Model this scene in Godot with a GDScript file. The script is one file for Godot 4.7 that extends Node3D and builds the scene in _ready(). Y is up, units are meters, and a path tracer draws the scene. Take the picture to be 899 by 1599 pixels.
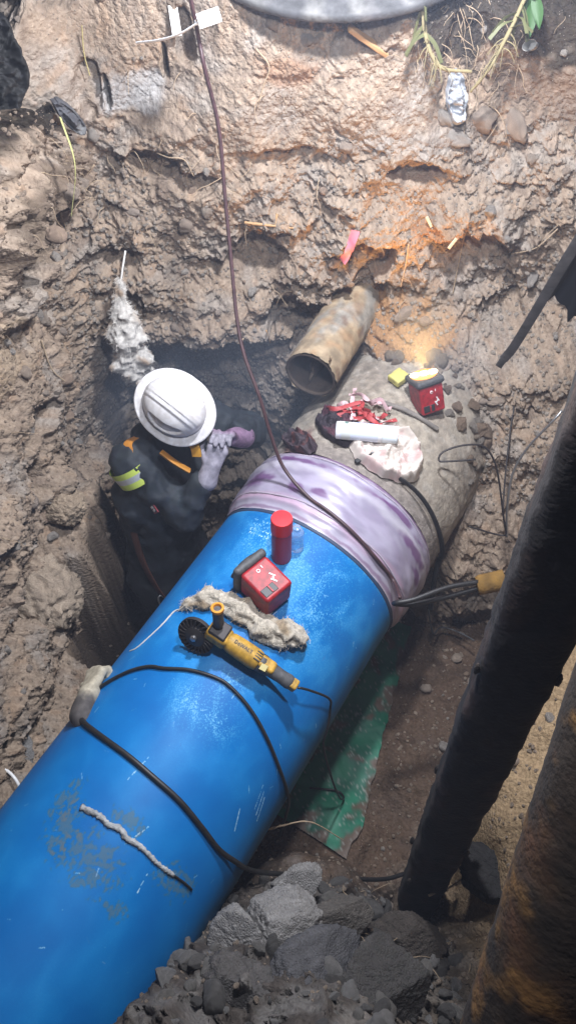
extends Node3D
# A worker in a trench beside a blue water main, at night under a hanging work flood.
# Metres; y = 0 is the ground round the pit, the pit floor lies about 2.3 m below.

const AX := Vector3(0.066, -1.577, -1.663)      # a point on the axis of the main, where the blue coat ends
const DX := Vector3(0.524896, 0.062988, -0.848832)
const E1 := Vector3(0.850521, 0.0, 0.525941)    # to the right of the axis
const E2 := Vector3(-0.033128, 0.998014, 0.053572)
const LAMP := Vector3(-0.12, 1.0, -1.6)

var M := {}
var used := {}
var n_big := FastNoiseLite.new()
var n_mid := FastNoiseLite.new()
var n_led := FastNoiseLite.new()
var n_warp := FastNoiseLite.new()
var n_cell := FastNoiseLite.new()
var n_block := FastNoiseLite.new()
var n_fine := FastNoiseLite.new()
var n_tone := FastNoiseLite.new()
var rng := RandomNumberGenerator.new()


func _ready() -> void:
	rng.seed = 71
	camera_and_light()
	noises()
	materials()
	build_pit()
	build_pipes()
	build_things()


func camera_and_light() -> void:
	var cam := Camera3D.new()
	cam.name = "camera"
	cam.fov = 66.0
	cam.near = 0.05
	cam.far = 400.0
	cam.position = Vector3(0, 1.05, 0)
	cam.rotation_degrees = Vector3(-53, 0, 0)
	add_child(cam)
	cam.current = true
	var we := WorldEnvironment.new()
	we.name = "world_environment"
	var env := Environment.new()
	env.background_mode = Environment.BG_SKY
	var sky := Sky.new()
	var sm := ProceduralSkyMaterial.new()
	sm.sky_top_color = Color(0.10, 0.13, 0.22)
	sm.sky_horizon_color = Color(0.16, 0.18, 0.25)
	sm.ground_bottom_color = Color(0.03, 0.03, 0.03)
	sm.ground_horizon_color = Color(0.10, 0.10, 0.12)
	sky.sky_material = sm
	env.sky = sky
	env.background_energy_multiplier = 1.2
	env.tonemap_mode = Environment.TONE_MAPPER_LINEAR
	env.tonemap_exposure = 1.0
	env.sdfgi_enabled = true
	env.ssao_enabled = true
	env.ssil_enabled = true
	env.fog_enabled = true               # the smoky air of the pit
	env.fog_density = 0.014
	env.fog_light_color = Color(0.86, 0.90, 1.0)
	env.volumetric_fog_enabled = true
	env.volumetric_fog_density = 0.0
	we.environment = env
	add_child(we)
	var moon := DirectionalLight3D.new()     # the last of the evening sky; the flood does the lighting
	moon.name = "evening_sun"
	moon.light_color = Color(0.75, 0.83, 1.0)
	moon.light_energy = 0.02
	moon.light_angular_distance = 12.0
	moon.rotation_degrees = Vector3(-65, 35, 0)
	moon.shadow_enabled = true
	add_child(moon)


func noise(n: FastNoiseLite, s: int, f: float, kind := FastNoiseLite.TYPE_SIMPLEX_SMOOTH, oct := 1) -> void:
	n.seed = s
	n.frequency = f
	n.noise_type = kind
	n.fractal_type = FastNoiseLite.FRACTAL_FBM if oct > 1 else FastNoiseLite.FRACTAL_NONE
	n.fractal_octaves = oct


func noises() -> void:
	noise(n_big, 3, 1.5, FastNoiseLite.TYPE_SIMPLEX_SMOOTH, 2)
	noise(n_mid, 8, 5.0, FastNoiseLite.TYPE_SIMPLEX_SMOOTH, 2)
	n_mid.fractal_type = FastNoiseLite.FRACTAL_RIDGED
	noise(n_led, 12, 2.6, FastNoiseLite.TYPE_SIMPLEX_SMOOTH, 2)
	noise(n_warp, 21, 9.0, FastNoiseLite.TYPE_SIMPLEX_SMOOTH, 2)
	noise(n_cell, 33, 13.0, FastNoiseLite.TYPE_CELLULAR)
	n_cell.cellular_return_type = FastNoiseLite.RETURN_DISTANCE
	noise(n_block, 44, 17.0, FastNoiseLite.TYPE_CELLULAR)
	n_block.cellular_return_type = FastNoiseLite.RETURN_CELL_VALUE
	noise(n_fine, 55, 38.0, FastNoiseLite.TYPE_SIMPLEX_SMOOTH, 2)
	noise(n_tone, 66, 3.2, FastNoiseLite.TYPE_SIMPLEX_SMOOTH, 3)


# ---------------------------------------------------------------- materials

func srgb(r: float, g: float, b: float) -> Color:
	return Color(r, g, b).linear_to_srgb()


func noise_tex(f: float, kind: int, lo: Color, hi: Color, s: int, oct := 4, size := 512) -> NoiseTexture2D:
	var t := NoiseTexture2D.new()
	var n := FastNoiseLite.new()
	n.seed = s
	n.frequency = f
	n.noise_type = kind
	n.fractal_octaves = oct
	t.noise = n
	t.width = size
	t.height = size
	t.seamless = true
	var g := Gradient.new()
	g.set_color(0, lo)
	g.set_color(1, hi)
	t.color_ramp = g
	return t


func mat(called: String, c: Color, rough := 0.8, metal := 0.0) -> StandardMaterial3D:
	var m := StandardMaterial3D.new()
	m.resource_name = called
	m.albedo_color = c
	m.roughness = rough
	m.metallic = metal
	M[called] = m
	return m


func grain(m: StandardMaterial3D, tex: Texture2D, bump: Texture2D, scale: float, depth: float) -> void:
	if tex:
		m.albedo_texture = tex
	if bump:
		m.heightmap_enabled = true
		m.heightmap_texture = bump
		m.heightmap_scale = depth
	m.uv1_triplanar = true
	m.uv1_world_triplanar = false
	m.uv1_scale = Vector3(scale, scale, scale)


func worn(m: StandardMaterial3D, tex: Texture2D) -> void:       # grime and handling marks
	grain(m, tex, null, 6.0, 0.0)


func materials() -> void:
	var grit := noise_tex(0.035, FastNoiseLite.TYPE_SIMPLEX_SMOOTH, Color(0.70, 0.68, 0.66), Color(1, 1, 1), 5, 5)
	var bump := noise_tex(0.05, FastNoiseLite.TYPE_CELLULAR, Color(1, 1, 1), Color(0, 0, 0), 9, 4)
	var soft := noise_tex(0.012, FastNoiseLite.TYPE_SIMPLEX_SMOOTH, Color(0.62, 0.62, 0.62), Color(1, 1, 1), 15, 5)
	var smudge := noise_tex(0.008, FastNoiseLite.TYPE_SIMPLEX_SMOOTH, Color(0.80, 0.78, 0.75), Color(1, 1, 1), 25, 5)
	var soil := mat("soil", Color(1, 1, 1), 0.95)
	soil.vertex_color_use_as_albedo = true
	soil.metallic_specular = 0.25
	grain(soil, grit, bump, 3.0, 0.8)
	var rock := mat("rock", Color(1, 1, 1), 0.85)
	rock.vertex_color_use_as_albedo = true
	grain(rock, grit, bump, 7.0, 0.55)
	var plain := mat("painted", Color(1, 1, 1), 0.6)         # anything whose colour lies in its vertices
	plain.vertex_color_use_as_albedo = true
	var fibre := mat("fibre", Color(1, 1, 1), 1.0)
	fibre.vertex_color_use_as_albedo = true
	fibre.rim_enabled = true
	fibre.rim = 0.4
	grain(fibre, soft, bump, 9.0, 0.35)
	var con := mat("concrete", Color(1, 1, 1), 0.92)
	con.vertex_color_use_as_albedo = true
	grain(con, soft, bump, 4.0, 0.35)
	var rust := mat("rust", Color(1, 1, 1), 0.9)
	rust.vertex_color_use_as_albedo = true
	grain(rust, soft, bump, 2.6, 0.22)
	var cloth := mat("cloth", Color(1, 1, 1), 0.75)
	cloth.vertex_color_use_as_albedo = true
	grain(cloth, soft, null, 6.0, 0.0)
	worn(mat("black_rubber", srgb(0.022, 0.021, 0.022), 0.5), soft)
	mat("black_plastic", srgb(0.02, 0.02, 0.022), 0.5)
	worn(mat("cable_jacket", srgb(0.085, 0.04, 0.045), 0.45), soft)
	mat("steel", srgb(0.35, 0.36, 0.38), 0.35, 0.9)
	mat("dark_steel", srgb(0.05, 0.045, 0.045), 0.55, 0.6)
	mat("wire", srgb(0.025, 0.02, 0.02), 0.5, 0.3)
	mat("white_plastic", srgb(0.80, 0.80, 0.80), 0.35)
	worn(mat("helmet_shell", srgb(0.74, 0.74, 0.77), 0.34), smudge)
	worn(mat("tool_red", srgb(0.46, 0.016, 0.026), 0.5), soft)
	mat("cap_red", srgb(0.62, 0.02, 0.03), 0.4)
	mat("tube_red", srgb(0.35, 0.03, 0.07), 0.45)
	worn(mat("tool_yellow", srgb(0.64, 0.37, 0.05), 0.55), soft)
	worn(mat("grey_plastic", srgb(0.10, 0.10, 0.105), 0.6), soft)
	mat("ink", srgb(0.03, 0.03, 0.03), 0.6)
	mat("white_ink", srgb(0.75, 0.75, 0.75), 0.6)
	mat("lime_band", srgb(0.46, 0.56, 0.10), 0.6)
	mat("silver_band", srgb(0.45, 0.46, 0.47), 0.35, 0.3)
	mat("orange_strap", srgb(0.62, 0.25, 0.02), 0.7)
	mat("sponge", srgb(0.55, 0.50, 0.14), 0.95)
	mat("leaf", srgb(0.03, 0.085, 0.018), 0.6).backlight = Color(0.08, 0.15, 0.04)
	mat("stem", srgb(0.22, 0.18, 0.09), 0.85)
	mat("straw", srgb(0.42, 0.36, 0.16), 0.8)
	mat("root_fibre", srgb(0.36, 0.27, 0.18), 0.9)
	mat("pink_ribbon", srgb(0.70, 0.22, 0.28), 0.6).backlight = Color(0.3, 0.1, 0.12)
	mat("white_film", srgb(0.72, 0.70, 0.66), 0.4).backlight = Color(0.3, 0.3, 0.3)
	mat("pale_wood", srgb(0.45, 0.27, 0.13), 0.8)
	var clear := mat("clear_plastic", Color(0.85, 0.88, 0.92, 0.16), 0.12)
	clear.transparency = BaseMaterial3D.TRANSPARENCY_ALPHA
	var hot := mat("lamp_glow", srgb(0.45, 0.28, 0.10), 0.4)
	hot.emission_enabled = true
	hot.emission = Color(1.0, 0.60, 0.24)
	hot.emission_energy_multiplier = 1.3
	var led := mat("lamp_chip", srgb(0.9, 0.9, 0.8), 0.4)
	led.emission_enabled = true
	led.emission = Color(1.0, 0.93, 0.72)
	led.emission_energy_multiplier = 14.0
	var flood := mat("flood_glow", srgb(0.9, 0.9, 0.9), 0.4)
	flood.emission_enabled = true
	flood.emission = Color(0.93, 0.96, 1.0)
	flood.emission_energy_multiplier = 6.0


# ---------------------------------------------------------------- helpers

func tidy(called: String) -> String:
	var k: int = used.get(called, 0)
	used[called] = k + 1
	return called if k == 0 else "%s_%03d" % [called, k]


func tag(o: Node, label: String, category := "", group := "", kind := "") -> Node:
	if label:
		o.set_meta("label", label)
	if category:
		o.set_meta("category", category)
	if group:
		o.set_meta("group", group)
	if kind:
		o.set_meta("kind", kind)
	return o


func thing(called: String, label: String, category: String, at := Vector3.ZERO, basis := Basis(), group := "") -> Node3D:
	var o := Node3D.new()
	o.name = tidy(called)
	o.transform = Transform3D(basis, at)
	add_child(o)
	tag(o, label, category, group)
	return o


func put(called: String, mesh: Mesh, m, parent: Node = self, xf := Transform3D()) -> MeshInstance3D:
	var o := MeshInstance3D.new()
	o.name = tidy(called) if parent == self else called
	o.mesh = mesh
	if m is String:
		o.material_override = M[m]
	elif m:
		o.material_override = m
	o.transform = xf
	parent.add_child(o, true)
	return o


func arrays(p: PackedVector3Array, n: PackedVector3Array, c: PackedColorArray, uv: PackedVector2Array, ix: PackedInt32Array) -> ArrayMesh:
	var a := []
	a.resize(Mesh.ARRAY_MAX)
	a[Mesh.ARRAY_VERTEX] = p
	a[Mesh.ARRAY_NORMAL] = n
	if c.size():
		a[Mesh.ARRAY_COLOR] = c
	if uv.size():
		a[Mesh.ARRAY_TEX_UV] = uv
	a[Mesh.ARRAY_INDEX] = ix
	var m := ArrayMesh.new()
	m.add_surface_from_arrays(Mesh.PRIMITIVE_TRIANGLES, a)
	return m


# A sheet of nu x nv points, row after row; its normal is (along u) x (along v), times side.
func sheet(p: PackedVector3Array, nu: int, nv: int, c := PackedColorArray(), side := 1.0, uv := PackedVector2Array(), wrap := false) -> ArrayMesh:
	var n := PackedVector3Array()
	n.resize(nu * nv)
	var ix := PackedInt32Array()
	ix.resize((nu - 1) * (nv - 1) * 6)
	var k := 0
	for j in nv:
		var r := j * nu
		var up := r + nu if j < nv - 1 else r
		var dn := r - nu if j > 0 else r
		for i in nu:
			var a := i + 1 if i < nu - 1 else (1 if wrap else i)
			var b := i - 1 if i > 0 else (nu - 2 if wrap else i)
			var nn := (p[r + a] - p[r + b]).cross(p[up + i] - p[dn + i])
			if nn.length_squared() < 1e-16:          # a pole: take the neighbouring row's direction
				var r2 := up if up != r and p[up].distance_squared_to(p[up + nu / 2]) > 1e-12 else dn
				nn = (p[r2 + a] - p[r2 + b]).cross(p[up + i] - p[dn + i])
			n[r + i] = nn.normalized() * side
			if i < nu - 1 and j < nv - 1:
				var q := r + i
				ix[k] = q
				ix[k + (1 if side > 0 else 2)] = q + nu
				ix[k + (2 if side > 0 else 1)] = q + 1
				ix[k + 3] = q + 1
				ix[k + (4 if side > 0 else 5)] = q + nu
				ix[k + (5 if side > 0 else 4)] = q + nu + 1
				k += 6
	return arrays(p, n, c, uv, ix)


func smooth_path(pts: Array, step: float) -> PackedVector3Array:
	var out := PackedVector3Array()
	for i in pts.size() - 1:
		var a: Vector3 = pts[i]
		var b: Vector3 = pts[i + 1]
		var pa: Vector3 = pts[i - 1] if i > 0 else a * 2.0 - b
		var pb: Vector3 = pts[i + 2] if i < pts.size() - 2 else b * 2.0 - a
		var n := maxi(1, int(ceil(a.distance_to(b) / step)))
		for k in n:
			out.append(a.cubic_interpolate(b, pa, pb, float(k) / n))
	out.append(pts[-1])
	return out


# A tube along points; radius is a number, or [first, last].
func tube(pts: Array, radius, step := 0.02, sides := 8, c := Color(1, 1, 1), wob := 0.0, squash := 1.0) -> ArrayMesh:
	var path := smooth_path(pts, step)
	var r0: float = radius[0] if radius is Array else radius
	var r1: float = radius[1] if radius is Array else radius
	var p := PackedVector3Array()
	var col := PackedColorArray()
	var uv := PackedVector2Array()
	var n := path.size()
	var side := Vector3.UP
	var t0 := (path[1] - path[0]).normalized()
	if absf(t0.dot(side)) > 0.9:
		side = Vector3.RIGHT
	side = (side - t0 * side.dot(t0)).normalized()
	var rows := n + 2
	for k in rows:
		var i := clampi(k - 1, 0, n - 1)
		var t := (path[mini(i + 1, n - 1)] - path[maxi(i - 1, 0)]).normalized()
		side = (side - t * side.dot(t)).normalized()
		var other := t.cross(side)
		var r := lerpf(r0, r1, float(i) / (n - 1))
		if wob > 0.0:
			r *= 1.0 + wob * n_fine.get_noise_3dv(path[i] * 3.0)
		if k == 0 or k == rows - 1:
			r = 0.0001
		for s in sides + 1:
			var a := TAU * s / sides
			var rr := r
			if wob > 0.0:
				rr *= 1.0 + wob * n_fine.get_noise_3d(cos(a) * 0.05 + i * 0.02, sin(a) * 0.05, path[i].x)
			p.append(path[i] + side * cos(a) * rr + other * sin(a) * rr * squash)
			col.append(c)
			uv.append(Vector2(float(s) / sides, float(i) / n))
	return sheet(p, sides + 1, rows, col, 1.0, uv, true)


# A body turned about +y: profile of [radius, height] pairs from bottom to top.
func lathe(profile: Array, sides := 28, c := Color(1, 1, 1), squash := 1.0) -> ArrayMesh:
	var rows := []
	for i in profile.size():
		var q: Array = profile[i]
		rows.append(q)
		if i > 0 and i < profile.size() - 1:            # doubled rows keep the edges crisp
			var a := Vector2(q[0] - profile[i - 1][0], q[1] - profile[i - 1][1]).normalized()
			var b := Vector2(profile[i + 1][0] - q[0], profile[i + 1][1] - q[1]).normalized()
			if a.dot(b) < 0.75:
				rows[-1] = [q[0] - a.x * 0.0006, q[1] - a.y * 0.0006]
				rows.append([q[0] + b.x * 0.0006, q[1] + b.y * 0.0006])
	var p := PackedVector3Array()
	var col := PackedColorArray()
	var uv := PackedVector2Array()
	for j in rows.size():
		for s in sides + 1:
			var a := TAU * s / sides
			p.append(Vector3(cos(a) * rows[j][0], rows[j][1], sin(a) * rows[j][0] * squash))
			col.append(c)
			uv.append(Vector2(float(s) / sides, float(j) / rows.size()))
	return sheet(p, sides + 1, rows.size(), col, -1.0, uv, true)


# A box with bevelled edges, centred; each face is a small grid pushed onto rounded edges.
func block(size: Vector3, bevel: float, c := Color(1, 1, 1), rough := 0.0, s := 0) -> ArrayMesh:
	var st := SurfaceTool.new()
	st.begin(Mesh.PRIMITIVE_TRIANGLES)
	var h := size * 0.5
	var ks := [-1.0, -0.5, 0.0, 0.5, 1.0] if rough > 0.0 else [-1.0, 1.0]
	for ax in 3:
		for sg in [-1.0, 1.0]:
			var u := Vector3.ZERO
			u[(ax + 1) % 3] = 1.0
			var v := Vector3.ZERO
			v[(ax + 2) % 3] = 1.0
			var w := Vector3.ZERO
			w[ax] = sg
			var us := [-h[(ax + 1) % 3], -h[(ax + 1) % 3] + bevel * 0.3, -h[(ax + 1) % 3] + bevel]
			var vs := [-h[(ax + 2) % 3], -h[(ax + 2) % 3] + bevel * 0.3, -h[(ax + 2) % 3] + bevel]
			for k in ks:
				if absf(k) < 1.0:
					us.append(k * (h[(ax + 1) % 3] - bevel))
					vs.append(k * (h[(ax + 2) % 3] - bevel))
			for k in [bevel, bevel * 0.3, 0.0]:
				us.append(h[(ax + 1) % 3] - k)
				vs.append(h[(ax + 2) % 3] - k)
			for j in vs.size() - 1:
				for i in us.size() - 1:
					var quad := []
					for o in [[0, 0], [1, 0], [1, 1], [0, 1]]:
						var q: Vector3 = u * us[i + o[0]] + v * vs[j + o[1]] + w * h[ax]
						var inner := q.clamp(-h + Vector3.ONE * bevel, h - Vector3.ONE * bevel)
						var nn := (q - inner).normalized()
						var pos := inner + nn * bevel
						if rough > 0.0:
							pos += nn * rough * n_warp.get_noise_3dv(pos * 4.0 + Vector3.ONE * s)
						quad.append([pos, nn])
					var order := [0, 1, 2, 0, 2, 3] if sg < 0 else [0, 2, 1, 0, 3, 2]
					for k in order:
						st.set_color(c)
						st.set_normal(quad[k][1])
						st.add_vertex(quad[k][0])
	if rough > 0.0:
		st.generate_normals()
	return st.commit()


# A broken lump: a sphere cut by random planes, with noise on it. Flat faces and worn edges.
func lump(s: int, cuts: int, size: Vector3, c: Color, div := 8, rough := 0.05, keep := 0.62) -> ArrayMesh:
	var g := RandomNumberGenerator.new()
	g.seed = s
	var pl := []
	for i in cuts:
		var d := Vector3(g.randfn(), g.randfn(), g.randfn()).normalized()
		pl.append([d, g.randf_range(keep, 1.0)])
	var p := PackedVector3Array()
	var n := PackedVector3Array()
	var col := PackedColorArray()
	var ix := PackedInt32Array()
	for ax in 3:
		for sg in [-1.0, 1.0]:
			var base := p.size()
			for j in div + 1:
				for i in div + 1:
					var q := Vector3.ZERO
					q[ax] = sg
					q[(ax + 1) % 3] = tan((2.0 * i / div - 1.0) * PI / 4.0)
					q[(ax + 2) % 3] = tan((2.0 * j / div - 1.0) * PI / 4.0)
					q = q.normalized()
					var r := 1.0
					for f in pl:
						var k: float = q.dot(f[0])
						if k > 0.05:
							r = minf(r, f[1] / k)
					r *= 1.0 + rough * n_warp.get_noise_3dv(q * 0.45 + Vector3.ONE * s * 1.7) + rough * 0.5 * n_fine.get_noise_3dv(q * 0.35 + Vector3.ONE * s)
					p.append(q * r * size)
					var w := 1.05 + 0.22 * n_warp.get_noise_3dv(q * 0.3 + Vector3.ONE * s) + 0.45 * maxf(0.0, n_fine.get_noise_3dv(q * 0.06 + Vector3.ONE * s) + 0.3 * n_warp.get_noise_3dv(q * 0.6 - Vector3.ONE * s))
					col.append(Color(c.r * w, c.g * w, c.b * w))
					n.append(Vector3.ZERO)
			for j in div:
				for i in div:
					var a := base + j * (div + 1) + i
					var quad := [a, a + 1, a + div + 2, a + div + 1]
					var order := [0, 1, 2, 0, 2, 3] if sg < 0 else [0, 2, 1, 0, 3, 2]
					for k in order:
						ix.append(quad[k])
	for k in range(0, ix.size(), 3):
		var f := (p[ix[k + 2]] - p[ix[k]]).cross(p[ix[k + 1]] - p[ix[k]])
		for o in 3:
			n[ix[k + o]] += f
	for k in n.size():
		n[k] = n[k].normalized()
	return arrays(p, n, col, PackedVector2Array(), ix)


func turn_to(y: Vector3, about := Vector3.RIGHT) -> Basis:      # a basis whose +y points along y
	y = y.normalized()
	var x := (about - y * about.dot(y)).normalized()
	return Basis(x, y, x.cross(y))


func on_main(t: float, deg: float, r: float) -> Vector3:        # a point round the main's axis; 0 degrees is its top
	var a := deg_to_rad(deg)
	return AX + DX * t + (E1 * sin(a) + E2 * cos(a)) * r


func out_main(deg: float) -> Vector3:
	var a := deg_to_rad(deg)
	return E1 * sin(a) + E2 * cos(a)


func writing(text: String, height: float, depth := 0.0015) -> TextMesh:
	var t := TextMesh.new()
	t.text = text
	var f := SystemFont.new()
	f.font_names = PackedStringArray(["Droid Sans"])
	f.font_weight = 700
	t.font = f
	t.font_size = 32
	t.pixel_size = height / 24.0
	t.depth = depth
	return t


# ---------------------------------------------------------------- the pit

# Relief of dug earth, in metres, over a face with axes a (along) and b (up). Rough is 0 for scraped, 1 for crumbling.
func soil(a: float, b: float, rough: float) -> float:
	var w := n_warp.get_noise_2d(a, b)
	var wa := a + w * 0.022
	var wb := b + n_warp.get_noise_2d(a + 7.3, b - 3.1) * 0.022
	var h := n_big.get_noise_2d(a, b) * 0.075 + (n_mid.get_noise_2d(wa * 0.6, wb * 0.7) - 0.3) * 0.022 * (0.3 + rough)
	var s := wb * 6.0 + n_led.get_noise_2d(a, b) * 2.6
	var fr := s - floorf(s)
	var lip := (1.0 - fr) * smoothstep(0.0, 0.10, fr)
	h += lip * 0.008 * rough * smoothstep(-0.15, 0.45, n_led.get_noise_2d(a * 1.7 + 9.0, b * 1.7))
	h += (-n_cell.get_noise_2d(wa * 0.8, wb * 0.9) - 0.5) * 0.030 * rough
	h += n_block.get_noise_2d(wa, wb * 1.15) * 0.011 * rough
	h += n_block.get_noise_2d(wa * 2.6 + 5.0, wb * 2.8) * 0.0055 * (0.2 + rough)
	h += (-n_cell.get_noise_2d(wa * 3.2 + 4.0, wb * 3.4) - 0.5) * 0.012 * (0.2 + rough)
	h += n_fine.get_noise_2d(a, b) * 0.005
	return h


# Bulges and hollows: [a, b, half width, half height, depth, kind]; kind 1 swells downwards and ends in a sharp lower lip.
func marks(list: Array, a: float, b: float) -> float:
	var h := 0.0
	for f in list:
		var u: float = (a - f[0]) / f[2]
		if absf(u) > 1.6:
			continue
		var v: float = (b - f[1]) / f[3]
		if absf(v) > 1.6:
			continue
		var wob := n_warp.get_noise_2d(a * 1.3, b * 1.3) * 0.45
		if f[5] == 0:
			h += f[4] * exp(-2.2 * (u * u + v * v) * (1.0 + wob))
		elif f[5] == 1:
			var k := 1.0 - smoothstep(0.5, 1.1, absf(u) + wob * 0.4)
			var t := v + wob * 0.5 + u * u * 0.25
			h += 0.75 * f[4] * k * smoothstep(1.2, -0.7, t) * smoothstep(-1.0, -0.82, t)
		else:                                        # a cut hollow with a crisp rim
			var d := sqrt(u * u + v * v) + wob * 0.5
			h -= f[4] * smoothstep(1.0, 0.75, d)
	return h

const BACK := [
	[0.69, -0.55, 0.19, 0.13, 0.10, 1], [0.70, -0.80, 0.20, 0.14, 0.05, 2], [0.32, -0.79, 0.10, 0.10, 0.09, 2], [0.30, -0.62, 0.16, 0.09, 0.05, 1],
	[0.03, -1.06, 0.15, 0.11, 0.11, 2], [-0.12, -0.80, 0.13, 0.09, 0.07, 2], [-0.48, -0.44, 0.10, 0.06, 0.07, 2], [-0.34, -0.50, 0.10, 0.05, 0.04, 2], [0.29, -0.95, 0.12, 0.09, 0.09, 2],
	[-0.48, -0.34, 0.16, 0.07, 0.025, 1], [-0.20, -1.02, 0.22, 0.12, 0.07, 1], [-0.45, -1.05, 0.20, 0.12, 0.06, 1], [-0.55, -0.85, 0.10, 0.10, 0.06, 0],
	[-0.06, -0.33, 0.14, 0.05, 0.025, 1], [0.02, -0.42, 0.16, 0.05, 0.02, 2], [0.25, -0.25, 0.18, 0.20, 0.04, 0], [0.58, -0.12, 0.10, 0.16, 0.06, 2],
	[0.55, -0.35, 0.12, 0.10, 0.04, 1], [0.95, -0.40, 0.25, 0.10, 0.03, 1], [0.45, -1.02, 0.18, 0.12, -0.04, 0], [-0.05, -0.62, 0.14, 0.05, 0.05, 1],
	[-0.30, -0.72, 0.14, 0.08, 0.05, 1], [0.95, -1.05, 0.16, 0.10, 0.06, 1], [0.85, -0.98, 0.10, 0.07, 0.05, 2], [-0.66, -0.62, 0.14, 0.12, 0.05, 1],
	[-0.66, -0.18, 0.05, 0.10, 0.05, 2], [-0.60, -0.20, 0.012, 0.06, 0.05, 2], [-0.40, -0.12, 0.010, 0.05, 0.05, 2], [-0.33, -0.07, 0.035, 0.06, 0.05, 2], [0.45, -0.45, 0.1, 0.05, 0.05, 2],
	[0.05, -0.80, 0.12, 0.08, 0.06, 1], [-0.62, -0.98, 0.05, 0.08, 0.06, 2], [0.20, -0.88, 0.10, 0.05, 0.06, 1], [0.12, -1.22, 0.12, 0.10, 0.07, 2],
]
const LEFT := [
	[-2.34, -0.12, 0.34, 0.25, 0.19, 1], [-2.30, -0.44, 0.22, 0.11, 0.15, 2], [-2.20, -0.42, 0.22, 0.20, 0.10, 1], [-2.06, -1.05, 0.13, 0.06, 0.08, 2],
	[-1.90, -1.22, 0.08, 0.10, 0.10, 2], [-1.78, -1.45, 0.09, 0.08, 0.10, 2], [-2.0, -1.34, 0.10, 0.10, 0.08, 0], [-1.65, -1.30, 0.20, 0.12, 0.07, 1],
	[-2.28, -1.0, 0.07, 0.30, 0.06, 0], [-1.52, -1.52, 0.14, 0.08, 0.10, 2], [-2.15, -1.25, 0.10, 0.16, 0.05, 1], [-1.5, -1.0, 0.2, 0.12, 0.06, 1],
]


func roughness_back(x: float, y: float) -> float:
	var r := 0.70 + 0.6 * n_big.get_noise_2d(x * 0.8 + 3.0, y * 0.8)
	r -= 0.75 * exp(-7.0 * (pow((x + 0.48) / 1.0, 2.0) + pow((y + 0.15) / 0.8, 2.0)))     # scraped clean
	r -= 0.7 * exp(-9.0 * (pow((x - 0.80) / 1.1, 2.0) + pow((y + 0.15) / 0.6, 2.0)))
	r -= 0.5 * exp(-14.0 * (pow((x - 0.2) / 1.3, 2.0) + pow((y + 0.22) / 0.8, 2.0)))
	r += 0.35 * smoothstep(-0.55, -0.95, y)
	return clampf(r, 0.08, 1.25)


func back_at(x: float, y: float) -> Vector3:
	var yc := minf(y, 0.0)
	var z := -2.69 - yc * 0.10
	z -= 0.15 * smoothstep(-1.08, -1.40, yc) * smoothstep(0.10, -0.22, x) * smoothstep(-0.95, -0.70, x)
	z += 0.42 * smoothstep(0.85, 1.6, x) + 0.30 * smoothstep(-0.66, -1.1, x)
	z += (0.24 * smoothstep(-0.92, -1.20, yc) + 0.25 * smoothstep(-1.2, -1.8, yc)) * smoothstep(0.22, 0.5, x) + 0.14 * smoothstep(-1.0, -1.4, yc) * smoothstep(0.5, 0.8, x)
	z += soil(x, yc, roughness_back(x, yc)) + marks(BACK, x, yc)
	var over := maxf(y, 0.0)                       # past the top edge the sheet rolls back onto the ground
	var rim := 0.03 + 0.05 * n_mid.get_noise_2d(x * 0.6, 3.0) + 0.02 * n_fine.get_noise_2d(x, over)
	rim += 0.08 * smoothstep(0.25, -0.15, x) * smoothstep(-0.88, -0.72, x)
	return Vector3(x, yc + rim * smoothstep(-0.10, 0.10, y) + 0.02 * n_cell.get_noise_2d(x, over) * smoothstep(0.0, 0.1, over), z - over * 1.6)


func left_at(z: float, y: float) -> Vector3:
	var yc := minf(y, 0.0)
	var x := -0.83 - 0.13 * smoothstep(-2.5, -1.6, z) - 0.10 * smoothstep(-1.6, -0.6, z) + 0.05 * yc
	x += soil(z + 20.0, yc, clampf(1.0 + 0.5 * n_big.get_noise_2d(z + 5.0, yc) - 0.55 * exp(-12.0 * (pow(z + 1.9, 2.0) + pow(yc + 0.75, 2.0))), 0.2, 1.3)) + marks(LEFT, z, yc)
	x += 0.10 * smoothstep(-1.35, -1.7, yc)
	var over := maxf(y, 0.0)
	yc -= 0.14 * smoothstep(-2.30, -2.5, z) * smoothstep(-0.3, 0.0, yc)
	return Vector3(x - over * 1.6, yc - 0.06 + 0.04 * n_mid.get_noise_2d(z, 8.0) * smoothstep(-0.1, 0.1, y) + 0.03 * n_cell.get_noise_2d(z, over) * smoothstep(0.0, 0.1, over), z)


func right_at(z: float, y: float) -> Vector3:
	return Vector3(1.32 - 0.1 * y - soil(z - 11.0, minf(y, 0.0), 0.9) + maxf(y, 0.0) * 1.6, minf(y, 0.0), z)


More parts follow.
